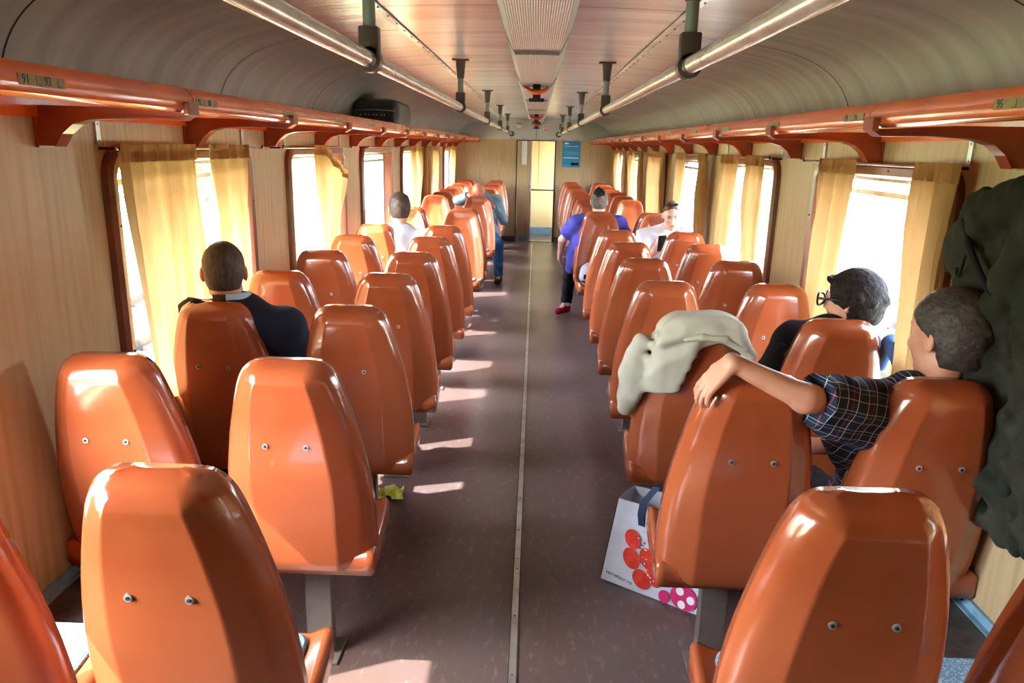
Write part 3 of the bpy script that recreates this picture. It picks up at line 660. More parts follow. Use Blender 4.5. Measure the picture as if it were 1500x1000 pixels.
def V3(*a): return np.array(a, float)
M['skin'] = material('skin', lin(206, 152, 126), .5, noise=((14, 14, 14), lin(190, 128, 104), .4, .7, 4))
M['skin_pale'] = material('skin_pale', lin(226, 180, 160), .5, noise=((14, 14, 14), lin(212, 158, 138), .4, .7, 4))
M['skin_red'] = material('skin_ruddy', lin(196, 128, 100), .5, noise=((14, 14, 14), lin(180, 108, 82), .4, .7, 4))
M['hair_brown'] = material('hair_brown', lin(70, 52, 40), .6, noise=((60, 60, 20), lin(44, 32, 26), .4, .6, 3), bump=((200, 200, 60), .8, .004))
M['hair_grey'] = material('hair_dark_grey', lin(64, 58, 54), .55, noise=((70, 40, 70), lin(40, 35, 33), .4, .6, 4), bump=((160, 60, 160), .8, .004))
M['hair_black'] = material('hair_black', lin(34, 28, 26), .75, noise=((50, 50, 50), lin(20, 16, 16), .4, .6, 3), bump=((150, 150, 150), .9, .005), spec=.25)
M['hair_light'] = material('hair_light_brown', lin(112, 84, 62), .5, noise=((60, 60, 20), lin(84, 60, 44), .4, .6, 3), bump=((200, 200, 60), .6, .004)); M['hair_ash'] = material('hair_ash_brown', lin(112, 100, 90), .6, noise=((60, 60, 20), lin(84, 74, 66), .4, .6, 3), bump=((200, 200, 60), .6, .004)); M['eye'] = material('eye_white', lin(230, 228, 224), .3); M['lip'] = material('lip', lin(190, 104, 98), .5)
def cloth(name, c, c2, bumps=.3): return material(name, lin(*c), .85, noise=((6, 6, 6), lin(*c2), .35, .7, 5), bump=((240, 240, 240), bumps, .001), spec=.2)
M['navy'] = cloth('navy_jacket', (30, 36, 50), (22, 27, 40)); M['lightblue'] = cloth('light_blue_shirt', (176, 200, 214), (160, 184, 200))
M['greyshirt'] = cloth('grey_tshirt', (168, 170, 178), (154, 156, 166)); M['denim'] = cloth('blue_denim', (58, 92, 140), (40, 70, 116)); M['blackcloth'] = cloth('black_cloth', (26, 26, 30), (18, 18, 22))
M['purple'] = cloth('purple_tshirt', (84, 84, 178), (70, 68, 160)); M['whitecloth'] = cloth('white_tshirt', (226, 228, 240), (212, 216, 232)); M['paleblue'] = cloth('pale_sweatshirt', (132, 158, 176), (112, 138, 158))
M['magenta'] = cloth('magenta_shoe', (160, 30, 90), (140, 24, 76)); M['sock'] = cloth('white_sock', (225, 225, 230), (210, 210, 218)); M['brownstripe'] = cloth('dark_brown', (70, 56, 44), (54, 42, 34))
M['beige'] = cloth('beige_jacket', (196, 196, 178), (180, 180, 162)); M['olive'] = cloth('dark_olive_jacket', (50, 52, 44), (34, 36, 30)); M['greybag'] = cloth('grey_bag', (150, 150, 160), (128, 128, 138)); M['teal'] = cloth('teal_bag', (62, 92, 92), (50, 76, 78))
def plaid():
    mt = cloth('navy_plaid_shirt', (34, 46, 66), (26, 36, 54)); n = mt.node_tree.nodes; l = mt.node_tree.links; b = n['Principled BSDF']
    src = b.inputs['Base Color'].links[0].from_socket; tc = n.new('ShaderNodeTexCoord'); sp = n.new('ShaderNodeSeparateXYZ')
    l.new(tc.outputs['Object'], sp.inputs[0]); prev = src
    def line(expr, period, width, colr, off=0):
        nonlocal prev
        ad = n.new('ShaderNodeMath'); ad.operation = 'ADD'; ad.inputs[1].default_value = off + 10; l.new(expr, ad.inputs[0])
        dv = n.new('ShaderNodeMath'); dv.operation = 'DIVIDE'; dv.inputs[1].default_value = period; l.new(ad.outputs[0], dv.inputs[0])
        fr = n.new('ShaderNodeMath'); fr.operation = 'FRACT'; l.new(dv.outputs[0], fr.inputs[0])
        lt = n.new('ShaderNodeMath'); lt.operation = 'LESS_THAN'; lt.inputs[1].default_value = width / period; l.new(fr.outputs[0], lt.inputs[0])
        ml = n.new('ShaderNodeMath'); ml.operation = 'MULTIPLY'; ml.inputs[1].default_value = .8; l.new(lt.outputs[0], ml.inputs[0])
        mx = n.new('ShaderNodeMix'); mx.data_type = 'RGBA'; mx.inputs[7].default_value = colr; l.new(ml.outputs[0], mx.inputs[0]); l.new(prev, mx.inputs[6]); prev = mx.outputs[2]
    dg = n.new('ShaderNodeMath'); dg.operation = 'MULTIPLY_ADD'; dg.inputs[1].default_value = -.35; l.new(sp.outputs['Z'], dg.inputs[0]); l.new(sp.outputs['X'], dg.inputs[2])
    dz = n.new('ShaderNodeMath'); dz.operation = 'MULTIPLY_ADD'; dz.inputs[1].default_value = .3; l.new(sp.outputs['X'], dz.inputs[0]); l.new(sp.outputs['Z'], dz.inputs[2])
    line(dg.outputs[0], .038, .0022, lin(205, 212, 222)); line(dg.outputs[0], .076, .003, lin(150, 60, 74), .017); line(dz.outputs[0], .030, .0016, lin(170, 184, 200)); line(dz.outputs[0], .060, .0016, lin(120, 140, 165), .01)
    l.new(prev, b.inputs['Base Color']); return mt
M['plaid'] = plaid()
def head(S, c, R, k=.012, sc=1, ears=True, neck=None):
    P = lambda x, y, z: c + R @ (V3(x, y, z) * sc)
    S.ell(P(0, -.012, .026), V3(.076, .096, .090) * sc, R, k); S.ell(P(0, .028, -.032), V3(.060, .066, .084) * sc, R, .03)
    S.cap(P(-.036, .012, -.078), P(0, .062, -.098), .026 * sc, .022 * sc, .02); S.cap(P(.036, .012, -.078), P(0, .062, -.098), .026 * sc, .022 * sc, .02)
    S.cap(P(-.032, .078, .022), P(.032, .078, .022), .013 * sc, None, .014)
    S.cap(P(0, .090, .008), P(0, .108, -.030), .008 * sc, .012 * sc, .010); S.cap(P(-.011, .098, -.034), P(.011, .098, -.034), .008 * sc, None, .006)
    S.cap(P(-.018, .083, -.062), P(.018, .083, -.062), .0085 * sc, None, .006); S.cap(P(-.015, .081, -.074), P(.015, .081, -.074), .009 * sc, None, .006)
    for s in (-1, 1):
        S.ell(P(s * .031, .096, .004), V3(.015, .012, .010) * sc, R, .008, True)
        S.ell(P(s * .040, .066, -.030), V3(.02, .018, .018) * sc, R, .02)
        if ears:
            S.ell(P(s * .079, -.012, -.006), V3(.010, .021, .033) * sc, R @ rotm(s * .35), .006); S.ell(P(s * .088, -.008, -.004), V3(.006, .011, .018) * sc, R @ rotm(s * .35), .004, True)
def hand(S, w, d, n, s, curl=(.5, .5, .4), spread=.10, thumb=.8, sc=1, k=.006):
    """w wrist, d finger direction, n back-of-hand normal, s thumb-side direction"""
    d = d / np.linalg.norm(d); n = n - d * (n @ d); n /= np.linalg.norm(n); s = np.cross(d, n) * np.sign(np.cross(d, n) @ s)
    for q, l in ((-.028, .080), (-.010, .086), (.010, .088), (.028, .084)): S.cap(w + s * q * .55 * sc, w + (d * l + s * q) * sc, .0165 * sc, .0115 * sc, .010)
    for i, (q, L) in enumerate(((.029, .070), (.010, .080), (-.010, .074), (-.029, .058))):
        p = w + (d * (.084 + .004 * (i in (1, 2))) + s * q) * sc; a = 0; sp = spread * q / .03
        for j, (f, r0, r1) in enumerate(((.45, .0098, .0088), (.31, .0088, .0080), (.24, .0080, .0066))):
            a += curl[j] * (1 + .08 * i); dr = d * math.cos(a) - n * math.sin(a) + s * sp * math.cos(a); dr /= np.linalg.norm(dr)
            e = p + dr * L * f * sc; S.cap(p, e, r0 * sc, r1 * sc, .003); p = e
    p = w + (d * .02 + s * .022) * sc
    for j, (f, r0, r1) in enumerate(((.042, .0145, .0115), (.032, .0112, .0098), (.026, .0098, .0078))):
        a = thumb * (1 - .35 * j); dr = d * math.cos(a) + s * math.sin(a) - n * (.25 + .2 * j); dr /= np.linalg.norm(dr); e = p + dr * f * sc; S.cap(p, e, r0 * sc, r1 * sc, .004); p = e
def body(J, skin, vox, name='body', sc=1, hands=True):
    S = SDF(vox); c, R = J['head'], J['hrot']
    S.cap(J['pelvis'] - V3(.07, 0, 0), J['pelvis'] + V3(.07, 0, 0), .12, None, .05); S.cap(J['pelvis'], J['chest'], .125, .135, .06); S.cap(J['chest'], (J['shL'] + J['shR']) / 2, .125, .10, .05)
    S.cap(J['shL'], J['shR'], .055, None, .05)
    nb = J['neck']; S.cap(nb, c + R @ V3(0, -.018, -.05), .060, .052, .03)
    head(S, c, R, sc=sc, ears=J.get('ears', True))
    for q in 'LR':
        S.cap(J['sh' + q], J['el' + q], .050, .040, .03); S.cap(J['el' + q], J['wr' + q], .040, .026, .02)
        if hands and 'hd' + q in J: hand(S, J['wr' + q], *J['hd' + q])
        S.cap(J['hip' + q], J['kn' + q], .082, .058, .04); S.cap(J['kn' + q], J['an' + q], .055, .036, .03); S.cap(J['an' + q], J['to' + q], .036, .026, .02)
    return S.mesh(name)
def std(sx, yt, face, lean=0, dx=0, hx=0, hz=0, hy=0, yaw=0, pitch=0, roll=0, sh=.185):
    """default seated joints in world space, seat origin (sx, yt), face +1 looks along +y"""
    f = face; T = lambda x, y, z: V3(sx + dx + f * x, yt + f * y, z)
    J = dict(pelvis=T(0, .26, .60), chest=T(0, .22 + lean * .5, .88), neck=T(0, .17 + lean, 1.10), head=T(hx, .19 + lean + hy, 1.235 + hz), shL=T(-sh, .18 + lean, 1.045), shR=T(sh, .18 + lean, 1.045),
             elL=T(-sh - .015, .27 + lean, .80), elR=T(sh + .015, .27 + lean, .80), wrL=T(-.14, .46, .69), wrR=T(.14, .46, .69), hipL=T(-.09, .28, .575), hipR=T(.09, .28, .575), knL=T(-.11, .66, .53), knR=T(.11, .66, .53),
             anL=T(-.11, .64, .09), anR=T(.11, .64, .09), toL=T(-.12, .76, .035), toR=T(.12, .76, .035))
    J['hrot'] = rotm(yaw + (0 if f > 0 else PI), pitch, roll)
    d = V3(0, f, -.25); J['hdL'] = (d, V3(0, 0, 1), V3(f, 0, 0), (.35, .4, .3)); J['hdR'] = (d, V3(0, 0, 1), V3(-f, 0, 0), (.35, .4, .3)); return J
def top_garment(J, vox, r=.014, sleeve=1.0, wr=.004, name='shirt', cuff=.5):
    S = SDF(vox); p = J['pelvis']; kw = dict(wr=wr)
    S.cap(p - V3(.07, 0, 0), p + V3(.07, 0, 0), .125 + r, None, .05, **kw); S.cap(p, J['chest'], .13 + r, .14 + r, .06, **kw); S.cap(J['chest'], (J['shL'] + J['shR']) / 2, .128 + r, .105 + r, .05, **kw)
    S.cap(J['shL'], J['shR'], .057 + r, None, .05, **kw)
    for q in 'LR':
        a, b, w = J['sh' + q], J['el' + q], J['wr' + q]
        if sleeve < 1: S.cap(a, a + (b - a) * sleeve, .054 + r, .056 + r, .03, flat=1, **kw)
        else:
            S.cap(a, b, .054 + r, .046 + r, .03, **kw); t = b + (w - b) * min(1, sleeve - 1); 
            if sleeve > 1: S.cap(b, t, .045 + r, .034 + r, .02, flat=1, **kw)
    return S
def trousers(J, vox, r=.012, name='trousers', full=.96):
    S = SDF(vox); p = J['pelvis']; S.cap(p - V3(.07, 0, .03), p + V3(.07, 0, -.03), .118 + r, None, .04)
    for q in 'LR': S.cap(J['hip' + q], J['kn' + q], .085 + r, .062 + r, .04, wr=.003); S.cap(J['kn' + q], J['kn' + q] + (J['an' + q] - J['kn' + q]) * full, .060 + r, .046 + r, .03, flat=1, wr=.003)
    return S
def shoes(J, vox, name='shoe'):
    out = []
    for q in 'LR': S = SDF(vox); S.cap(J['an' + q] - V3(0, 0, .04), J['to' + q], .046, .036, .02); S.cap(J['an' + q], J['an' + q] - V3(0, 0, .04), .045, .046, .02); out.append(S)
    return out
def floorcut(D, X, Y, Z): return np.maximum(D, .004 - Z)
def haircap(c, R, vox, th=.010, front=.045, low=-.05, noise=.002, nf=90, sc=1, extra=None, side=-.005, ey=-.012):
    S = SDF(vox); P = lambda x, y, z: c + R @ (V3(x, y, z) * sc)
    S.ell(P(0, -.016, .030), V3(.077 + th, .098 + th, .091 + th) * sc, R, .01); S.ell(P(0, -.045, -.025), V3(.062 + th, .058 + th, .07 + th) * sc, R, .03)
    if extra: extra(S, P)
    def post(D, X, Y, Z):
        dx, dy, dz = (X - c[0]) / sc, (Y - c[1]) / sc, (Z - c[2]) / sc
        y = R[0][1] * dx + R[1][1] * dy + R[2][1] * dz; z = R[0][2] * dx + R[1][2] * dy + R[2][2] * dz; x = R[0][0] * dx + R[1][0] * dy + R[2][0] * dz
        hl = np.maximum(y - front - .35 * np.maximum(0, z - .03), -(z - low) )  # keep behind hairline and above nape
        hl = np.maximum(hl, np.where(y > ey, np.minimum((side + .62 * (y - ey) - z), (y - ey) * 3), -1))
        return np.maximum(D, hl)
    return S.mesh('hair', noise, nf, post)
def person(label, J, loc):
    return thing('person', label, 'person', loc, group='passengers')
# ------------------------------------------------------------------ passengers
def build(label, J, vox, skin, hair, hairmat, tops, bottoms, shoemat, loc, eyes=False):
    t = person(label, J, loc)
    obj('body', body(J, skin, vox), M[skin], t, world=True)
    if hair is not None: obj('hair', hair, M[hairmat], t, world=True)
    for nm, S, mt, noise in tops: obj(nm, S.mesh(nm, noise, 22) if isinstance(S, SDF) else S, M[mt], t, world=True)
    if bottoms: obj('trousers', trousers(J, max(vox, .009)).mesh('trousers', 0, 20, floorcut), M[bottoms], t, world=True)
    if shoemat:
        for S in shoes(J, .009): obj('shoe', S.mesh('shoe', 0, 20, floorcut), M[shoemat], t, world=True)
    if eyes:
        for s in (-1, 1):
            c = J['head'] + J['hrot'] @ V3(s * .031, .079, .004); e = SDF(.003); e.ell(c, V3(.0125, .0125, .0125)); eo = obj('eye', e.mesh('eye'), M['eye'], t, world=True)
    return t
# young man, navy jacket
J = std(-XW, 2.706, 1, dx=.03, hx=-.025, hz=.005, yaw=.33, sh=.165); J['shR'] += V3(.05, 0, -.02); J['elR'] += V3(.08, 0, 0); J['elL'] += V3(.01, 0, 0)
S = top_garment(J, .008, r=.022, sleeve=2.0, wr=.004); n = J['neck']
C1 = SDF(.005); 
for a in range(-60, 61, 12): 
    t_ = math.radians(a - 90); p = n + V3(.066 * math.cos(t_), .066 * math.sin(t_) + .012, .005)
    C1.cap(p, p + V3(.0, 0, .052), .008, .006, .01)
C2 = SDF(.005)
for a in range(-20, 70, 10):
    t_ = math.radians(a - 60); p = n + V3(.075 * math.cos(t_), .075 * math.sin(t_) + .012, .012)
    C2.cap(p + V3(.012 * math.cos(t_), 0, -.02), p + V3(0, 0, .05), .007, .006, .01)
BS = SDF(.006); BS.path([n + V3(-.12, -.06, -.02), n + V3(-.10, -.09, .03), n + V3(-.03, -.095, .02)], [.016, .018, .014])
build('young man with short brown hair in navy jacket, seated with back turned, left side', J, .007, 'skin', haircap(J['head'], J['hrot'], .004, .003, .045, -.062, .0012, 150, side=.004, ey=-.042), 'hair_brown',
      [('jacket', S, 'navy', .003), ('collar', C1, 'brownstripe', 0), ('shirt_collar', C2, 'lightblue', 0), ('hood_edge', BS, 'blackcloth', 0)], 'denim', 'blackcloth', (-XW, 2.9, 0))
# man in grey T-shirt
J = std(-XW, 5.706, 1, dx=.16, hx=.01, hz=.02, yaw=.26, sh=.195); J['shR'] += V3(.02, 0, -.02)
build('dark haired man in light grey T-shirt seated with his back turned, left side', J, .009, 'skin', haircap(J['head'], J['hrot'], .006, .010, .05, -.07, .003, 80, ey=-.04), 'hair_brown', [('shirt', top_garment(J, .009, .016, .75), 'greyshirt', .003)], 'denim', 'blackcloth', (-1.05, 5.9, 0))
# bald man asleep over the seat back
J = std(-XA, 10.18, -1); J['chest'] = V3(-.64, 9.80, .88); J['neck'] = V3(-.66, 9.70, 1.08); J['shL'] = V3(-.47, 9.74, 1.06); J['shR'] = V3(-.83, 9.74, 1.06)
J['head'] = V3(-.69, 9.575, 1.172); J['hrot'] = rotm(PI + .3, -.95, .1)
J['elL'] = V3(-.375, 9.70, .82); J['wrL'] = V3(-.50, 9.555, 1.0); J['hdL'] = (V3(-1, -.1, .5), V3(0, -1, .3), V3(0, 0, 1), (.3, .3, .3)); J['elR'] = V3(-.95, 9.62, 1.06); J['wrR'] = V3(-.80, 9.49, 1.145)
J['hdR'] = (V3(.55, -.75, -.25), V3(-.2, -.4, 1), V3(.8, .3, 0), (.5, .5, .3)); J['pelvis'] = V3(-.63, 9.92, .60)
J['hipL'] = V3(-.54, 9.90, .575); J['knL'] = V3(-.43, 9.60, .52); J['anL'] = V3(-.415, 9.62, .09); J['toL'] = V3(-.43, 9.50, .04); J['hipR'] = V3(-.72, 9.9, .575); J['knR'] = V3(-.75, 9.62, .53); J['anR'] = V3(-.75, 9.64, .09); J['toR'] = V3(-.75, 9.54, .04)
build('bald man in pale blue sweatshirt and jeans slumped asleep over seat back', J, .008, 'skin_red', None, None, [('sweatshirt', top_garment(J, .009, .018, 1.9), 'paleblue', .003)], 'denim', 'blackcloth', (-.63, 9.85, 0))
# woman in purple, hair in a bun, back turned
J = std(XA, 7.41, 1, dx=.0, hx=.005, hz=-.005, hy=.02, sh=.225, yaw=-.1)
J['elL'] = V3(.325, 7.66, .83); J['wrL'] = V3(.31, 7.80, .62); J['elR'] = V3(.975, 7.68, .84); J['hdL'] = (V3(.3, .6, -.6), V3(-1, 0, 0), V3(0, 1, .3), (.4, .4, .3)); J['hipL'] = V3(.54, 7.70, .57); J['knL'] = V3(.435, 7.96, .53); J['anL'] = V3(.40, 7.86, .11); J['toL'] = V3(.315, 7.80, .045)
J['pelvis'] = V3(.655, 7.70, .62)
J['shL'] += V3(.02, 0, -.035); J['shR'] += V3(-.02, 0, -.035); T = top_garment(J, .009, .032, .72); T.cap(J['chest'] - V3(.1, 0, .05), J['chest'] + V3(.1, 0, -.05), .16, None, .06); T.cap(V3(.46, 7.70, .72), V3(.42, 7.72, .52), .09, .05, .04, wr=.006)
t = build('woman in purple T-shirt with dark hair bun, back turned, right of aisle', J, .008, 'skin_pale', haircap(J['head'], J['hrot'], .005, .008, .05, -.07, .0025, 110, ey=-.03), 'hair_ash', [('shirt', T, 'purple', .004)], 'blackcloth', None, (XA, 7.65, 0))
rb = np.random.RandomState(2); S = SDF(.005); hc = J['head'] + J['hrot'] @ V3(0, -.098, .092)
S.ell(hc, V3(.046, .040, .046), None, .01)
for i in range(34):
    d = rb.normal(size=3); d /= np.linalg.norm(d); S.ell(hc + d * V3(.049, .043, .051), V3(1, 1, 1) * rb.uniform(.008, .014), None, .004)
obj('hair_bun', S.mesh('bun', .002, 120), M['hair_black'], t, world=True)
for q, mt in (('L', 'magenta'), ('R', 'magenta')):
    S = shoes(J, .007)[0 if q == 'L' else 1]; so = obj('shoe', S.mesh('shoe', 0, 20, floorcut), M[mt], t, world=True)
    a = J['an' + q]; obj('sock', SDF(.007).cap(a + V3(0, 0, -.01), a + (J['kn' + q] - a) * .16, .047, .047, .01).mesh('sock'), M['sock'], t, world=True)
# woman in white, facing the viewer, sunglasses on head
J = std(XW, 7.33, -1, lean=.14, sh=.175); J['pelvis'] = V3(1.19, 7.04, .60); J['chest'] = V3(1.21, 6.90, .86); J['shL'] = V3(1.375, 6.80, .985); J['shR'] = V3(1.035, 6.80, .985); J['neck'] = V3(1.225, 6.78, 1.045)
J['head'] = V3(1.25, 6.68, 1.185); J['hrot'] = rotm(PI - .12, -.22, .04); J['elR'] = V3(.985, 6.66, .76); J['wrR'] = V3(1.075, 6.47, .885); J['hdR'] = (V3(.6, -.1, .6), V3(-.3, -1, .1), V3(0, -.2, 1), (.5, .7, .5))
J['elL'] = V3(1.375, 6.52, .80); J['wrL'] = V3(1.36, 6.51, 1.0); J['hdL'] = (V3(-.85, -.15, .45), V3(0, -1, .25), V3(0, .2, 1), (.7, .8, .5))
for q, s in (('L', 1), ('R', -1)): J['hip' + q] = V3(1.19 + s * .09, 7.0, .575); J['kn' + q] = V3(1.19 + s * .10, 6.62, .55); J['an' + q] = V3(1.16 + s * .08, 6.66, .09); J['to' + q] = V3(1.16 + s * .09, 6.54, .04)
t = build('woman in white T-shirt facing the viewer, sunglasses on her head, looking at phone', J, .006, 'skin_pale', haircap(J['head'], J['hrot'], .0045, .006, .044, -.06, .0015, 120, side=.015, ey=-.03), 'hair_light', [('shirt', top_garment(J, .008, .016, .62), 'whitecloth', .003)], 'denim', 'blackcloth', (1.19, 6.95, 0), eyes=False)
P = lambda x, y, z: J['head'] + J['hrot'] @ V3(x, y, z)
for s in (-1, 1):
    e = MB().tube([P(s * .018, .091, .007), P(s * .031, .0955, .0035), P(s * .044, .086, .006)], .0022, 6).mesh('lash', 'all'); obj('eyelash', e, M['hair_black'], t, world=True)
    e = MB().tube([P(s * .016, .095, .024), P(s * .03, .095, .030), P(s * .046, .082, .025)], [.002, .003, .0015], 6).mesh('brow', 'all'); obj('eyebrow', e, M['hair_brown'], t, world=True)
e = SDF(.003); e.cap(P(-.016, .088, -.064), P(.016, .088, -.064), .0055, None, .004); e.cap(P(-.012, .087, -.072), P(.012, .087, -.072), .006, None, .004); obj('lips', e.mesh('lips'), M['lip'], t, world=True)
g = thing('sunglasses', 'dark sunglasses pushed up on the head of woman in white', 'sunglasses', tuple(P(0, .05, .115)))
for s in (-1, 1):
    e = SDF(.003); e.ell(P(s * .030, .046, .116), V3(.024, .005, .015), J['hrot'] @ rotm(s * -.25, .75), .004); obj('lens', e.mesh('lens'), M['black'], g, world=True)
    obj('temple', MB().tube([P(s * .055, .045, .112), P(s * .086, .0, .07), P(s * .090, -.05, .03)], .0025, 6).mesh('temple', 'all'), M['black'], g, world=True)
obj('bridge', MB().tube([P(-.01, .052, .118), P(.01, .052, .118)], .003, 6).mesh('bridge', 'all'), M['black'], g, world=True)
ph = thing('phone', 'black phone held upright by woman in white T-shirt', 'phone', (1.135, 6.45, .90))
obj('phone_body', MB().box(-.037, .037, -.0045, .0045, 0, .15, .003).mesh('pb', True), M['black'], ph, rot=(.35, -.1, .2)); obj('phone_screen', MB().box(-.033, .033, .0046, .0052, .012, .138).mesh('ps'), M['trimblue'], ph, rot=(.35, -.1, .2))
# woman with dark curls and black glasses
J = std(XW, 2.706, 1, dx=-.01, hx=.105, hz=-.05, hy=.03, yaw=.76, pitch=-.05, sh=.17); J['neck'] = V3(1.27, 2.90, 1.06); J['shL'] = V3(1.075, 2.90, 1.025); J['shR'] = V3(1.35, 2.9, 1.0); J['elR'] = V3(1.36, 2.98, .8)
J['elL'] = V3(1.0, 2.96, .80)
def curls(S, P):
    rb = np.random.RandomState(5)
    for i in range(70):
        d = rb.normal(size=3); d /= np.linalg.norm(d); d[2] = abs(d[2]) * 1.0 - .25
        if d[1] > .55 and d[2] < .3: continue
        S.ell(P(*(V3(0, -.016, .030) + d * V3(.088, .108, .100))), V3(1, 1, 1) * rb.uniform(.010, .019), None, .008)
    for x in (-.05, -.025, 0, .025, .05): S.ell(P(x, .082, .085), V3(.018, .018, .016), None, .008)
hr = haircap(J['head'], J['hrot'], .0045, .016, .062, -.085, .002, 120, extra=curls, side=-.03)
S = top_garment(J, .008, .016, .7)
t = build('woman with short dark curls and black glasses seated at right window', J, .007, 'skin', hr, 'hair_black', [('top', S, 'blackcloth', .003)], 'denim', 'blackcloth', (1.2, 2.9, 0))
rb = np.random.RandomState(9)
for i in range(9):
    p = J['shL'] + V3(-.02 + rb.uniform(-.045, .06), -.074, .03 + rb.uniform(-.08, .03)); a = rb.uniform(0, 6); dx, dz = math.cos(a) * .016, math.sin(a) * .016
    obj('leaf_print', MB().add([p + V3(-dx, 0, -dz), p + V3(-dz * .35, -.003, dx * .35), p + V3(dx, 0, dz), p + V3(dz * .35, -.003, -dx * .35)], [(0, 1, 2, 3)]).mesh('leaf_print', False, False), M['teal'], t, world=True)
P = lambda x, y, z: J['head'] + J['hrot'] @ V3(x, y, z)
g = thing('eyeglasses', 'thick black eyeglasses worn by woman with dark curls', 'eyeglasses', tuple(P(0, .1, 0)))
for s in (-1, 1):
    obj('temple', MB().tube([P(s * .074, .104, .010), P(s * .094, .05, .014), P(s * .097, -.02, .012)], .0055, 6).mesh('temple', 'all'), M['black'], g, world=True)
    rim = [P(s * .039 + .034 * math.cos(a), .118 - .008 * abs(math.cos(a)), .003 + .026 * math.sin(a)) for a in np.linspace(0, 2 * PI, 19)]
    obj('rim', MB().tube(rim, .005, 6, False).mesh('rim', 'all'), M['black'], g, world=True)
    obj('lens', MB().add([P(s * .039 + .031 * math.cos(a), .115, .003 + .024 * math.sin(a)) for a in np.linspace(0, 2 * PI, 16, endpoint=False)], [tuple(range(16))]).mesh('lens'), M['glass'], g, world=True)
obj('bridge', MB().tube([P(-.008, .109, .008), P(.008, .109, .008)], .0035, 6).mesh('bridge', 'all'), M['black'], g, world=True)
# man in plaid shirt, arm over the neighbouring seat back
J = std(XW, 1.956, 1, dx=0, sh=.17, yaw=1.0, pitch=-.02); J['head'] = V3(1.262, 2.165, 1.238); J['neck'] = V3(1.235, 2.13, 1.07); J['hrot'] = rotm(.38, -.05, 0)
J['pelvis'] = V3(1.20, 2.23, .61); J['chest'] = V3(1.16, 2.20, .86); J['shL'] = V3(1.05, 2.13, 1.02); J['shR'] = V3(1.325, 2.16, 1.005); J['elL'] = V3(.795, 1.975, 1.092); J['wrL'] = V3(.587, 1.985, 1.186)
J['hdL'] = (V3(-.55, .12, -.66), V3(-.62, -.35, .70), V3(.1, 1, 0), (.2, .3, .3), .12, .6)
J['elR'] = V3(1.27, 2.36, .80); J['wrR'] = V3(.97, 2.24, .845); J['hdR'] = (V3(-1, .1, -.1), V3(0, -.3, 1), V3(0, 1, .2), (.4, .5, .4))
S = top_garment(J, .006, .012, .5, .003)
a, b = J['shL'], J['elL']
S.cap(a + V3(.02, 0, 0), a + (b - a) * .86, .078, .070, .04, flat=1, wr=.005); S.cap(a + V3(-.02, .0, -.03), a + (b - a) * .62 + V3(0, .0, -.05), .085, .062, .05, wr=.006); S.cap(a + V3(-.06, -.01, -.04), a + V3(-.05, .03, -.16), .075, .05, .05, wr=.006)
S.cap(J['shR'], J['elR'], .066, .062, .03, wr=.004); S.cap(J['elR'], J['elR'] + (J['wrR'] - J['elR']) * .55, .062, .05, .03, flat=1, wr=.004)
C = SDF(.005)
for aa in range(0, 360, 15):
    t_ = math.radians(aa); pp = J['neck'] + V3(.074 * math.cos(t_), .074 * math.sin(t_), .0); C.cap(pp + V3(.016 * math.cos(t_), .016 * math.sin(t_), -.012), pp + V3(0, 0, .030), .010, .008, .01)
_b0 = body
def body(J, skin, vox, name='body', sc=1.1, hands=True): return _b0(J, skin, vox, name, sc, hands)
build('older man in navy plaid shirt resting bare arm over seat back, right side', J, .005, 'skin', haircap(J['head'], J['hrot'], .0045, .013, .058, -.078, .0022, 110, sc=1.1, ey=-.03, side=-.01), 'hair_grey', [('shirt', S, 'plaid', .002), ('collar', C, 'plaid', 0)], 'blackcloth', 'blackcloth', (1.20, 2.15, 0))

# ------------------------------------------------------------------ belongings and small things
# beige jacket over the third aisle seat on the right
jt = thing('beige_jacket', 'pale beige jacket draped over seat back, third row right of aisle', 'jacket', (XA, 2.71, .76))
def lean_(z): return .115 * max(0, 1 - (z - .415) / .725) ** 1.15
S = SDF(.006); rj = np.random.RandomState(3)
for i, dx in enumerate(np.linspace(-.232, .215, 30)):
    zt = float(np.interp(abs(dx), [0, .085, .12, .14, .16, .18, .20, .235], [1.136, 1.134, 1.120, 1.094, 1.045, .99, .91, .80]))
    zb = float(np.interp(dx, [-.24, -.2, -.08, -.055, -.02, .06, .16, .22], [.80, .855, .862, .93, 1.045, 1.075, 1.04, .98])); zb = min(zb, zt - .03)
    w = .006 * math.sin(dx * 42) + .003 * math.sin(dx * 90 + 1)
    yr = lambda z: 2.706 + lean_(z) - .020 + w + .055 * max(0, abs(dx) - .14) / .09
    x = XA + dx; P = [V3(x, yr(zb), zb), V3(x, yr((zb + zt) / 2) - .004, (zb + zt) / 2), V3(x, yr(zt) + .012, zt + .004), V3(x, 2.76, zt + .006 + .004 * math.sin(dx * 40)), V3(x, 2.83, zt - .012), V3(x, 2.86 + w, max(zt - .22, .72))]
    S.path(P, [.011, .012, .013, .014, .013, .011], .022)
S.path([V3(.455, 2.80, 1.02), V3(.425, 2.78, .92), V3(.425, 2.80, .82), V3(.415, 2.83, .745)], [.035, .042, .04, .034], .03, wr=.004)
S.path([V3(.52, 2.69, 1.06), V3(.60, 2.68, 1.10), V3(.70, 2.68, 1.11), V3(.79, 2.685, 1.085), V3(.86, 2.70, 1.01)], [.018, .020, .022, .020, .018], .03, wr=.003)
obj('jacket_cloth', S.mesh('jacket', .0015, 24), M['beige'], jt, world=True)
S = SDF(.006); S.path([V3(.60, 2.662, 1.075), V3(.66, 2.656, 1.088), V3(.74, 2.656, 1.082), V3(.82, 2.666, 1.04)], [.010, .014, .014, .010], .01); obj('collar', S.mesh('collar'), M['beige'], jt, world=True)
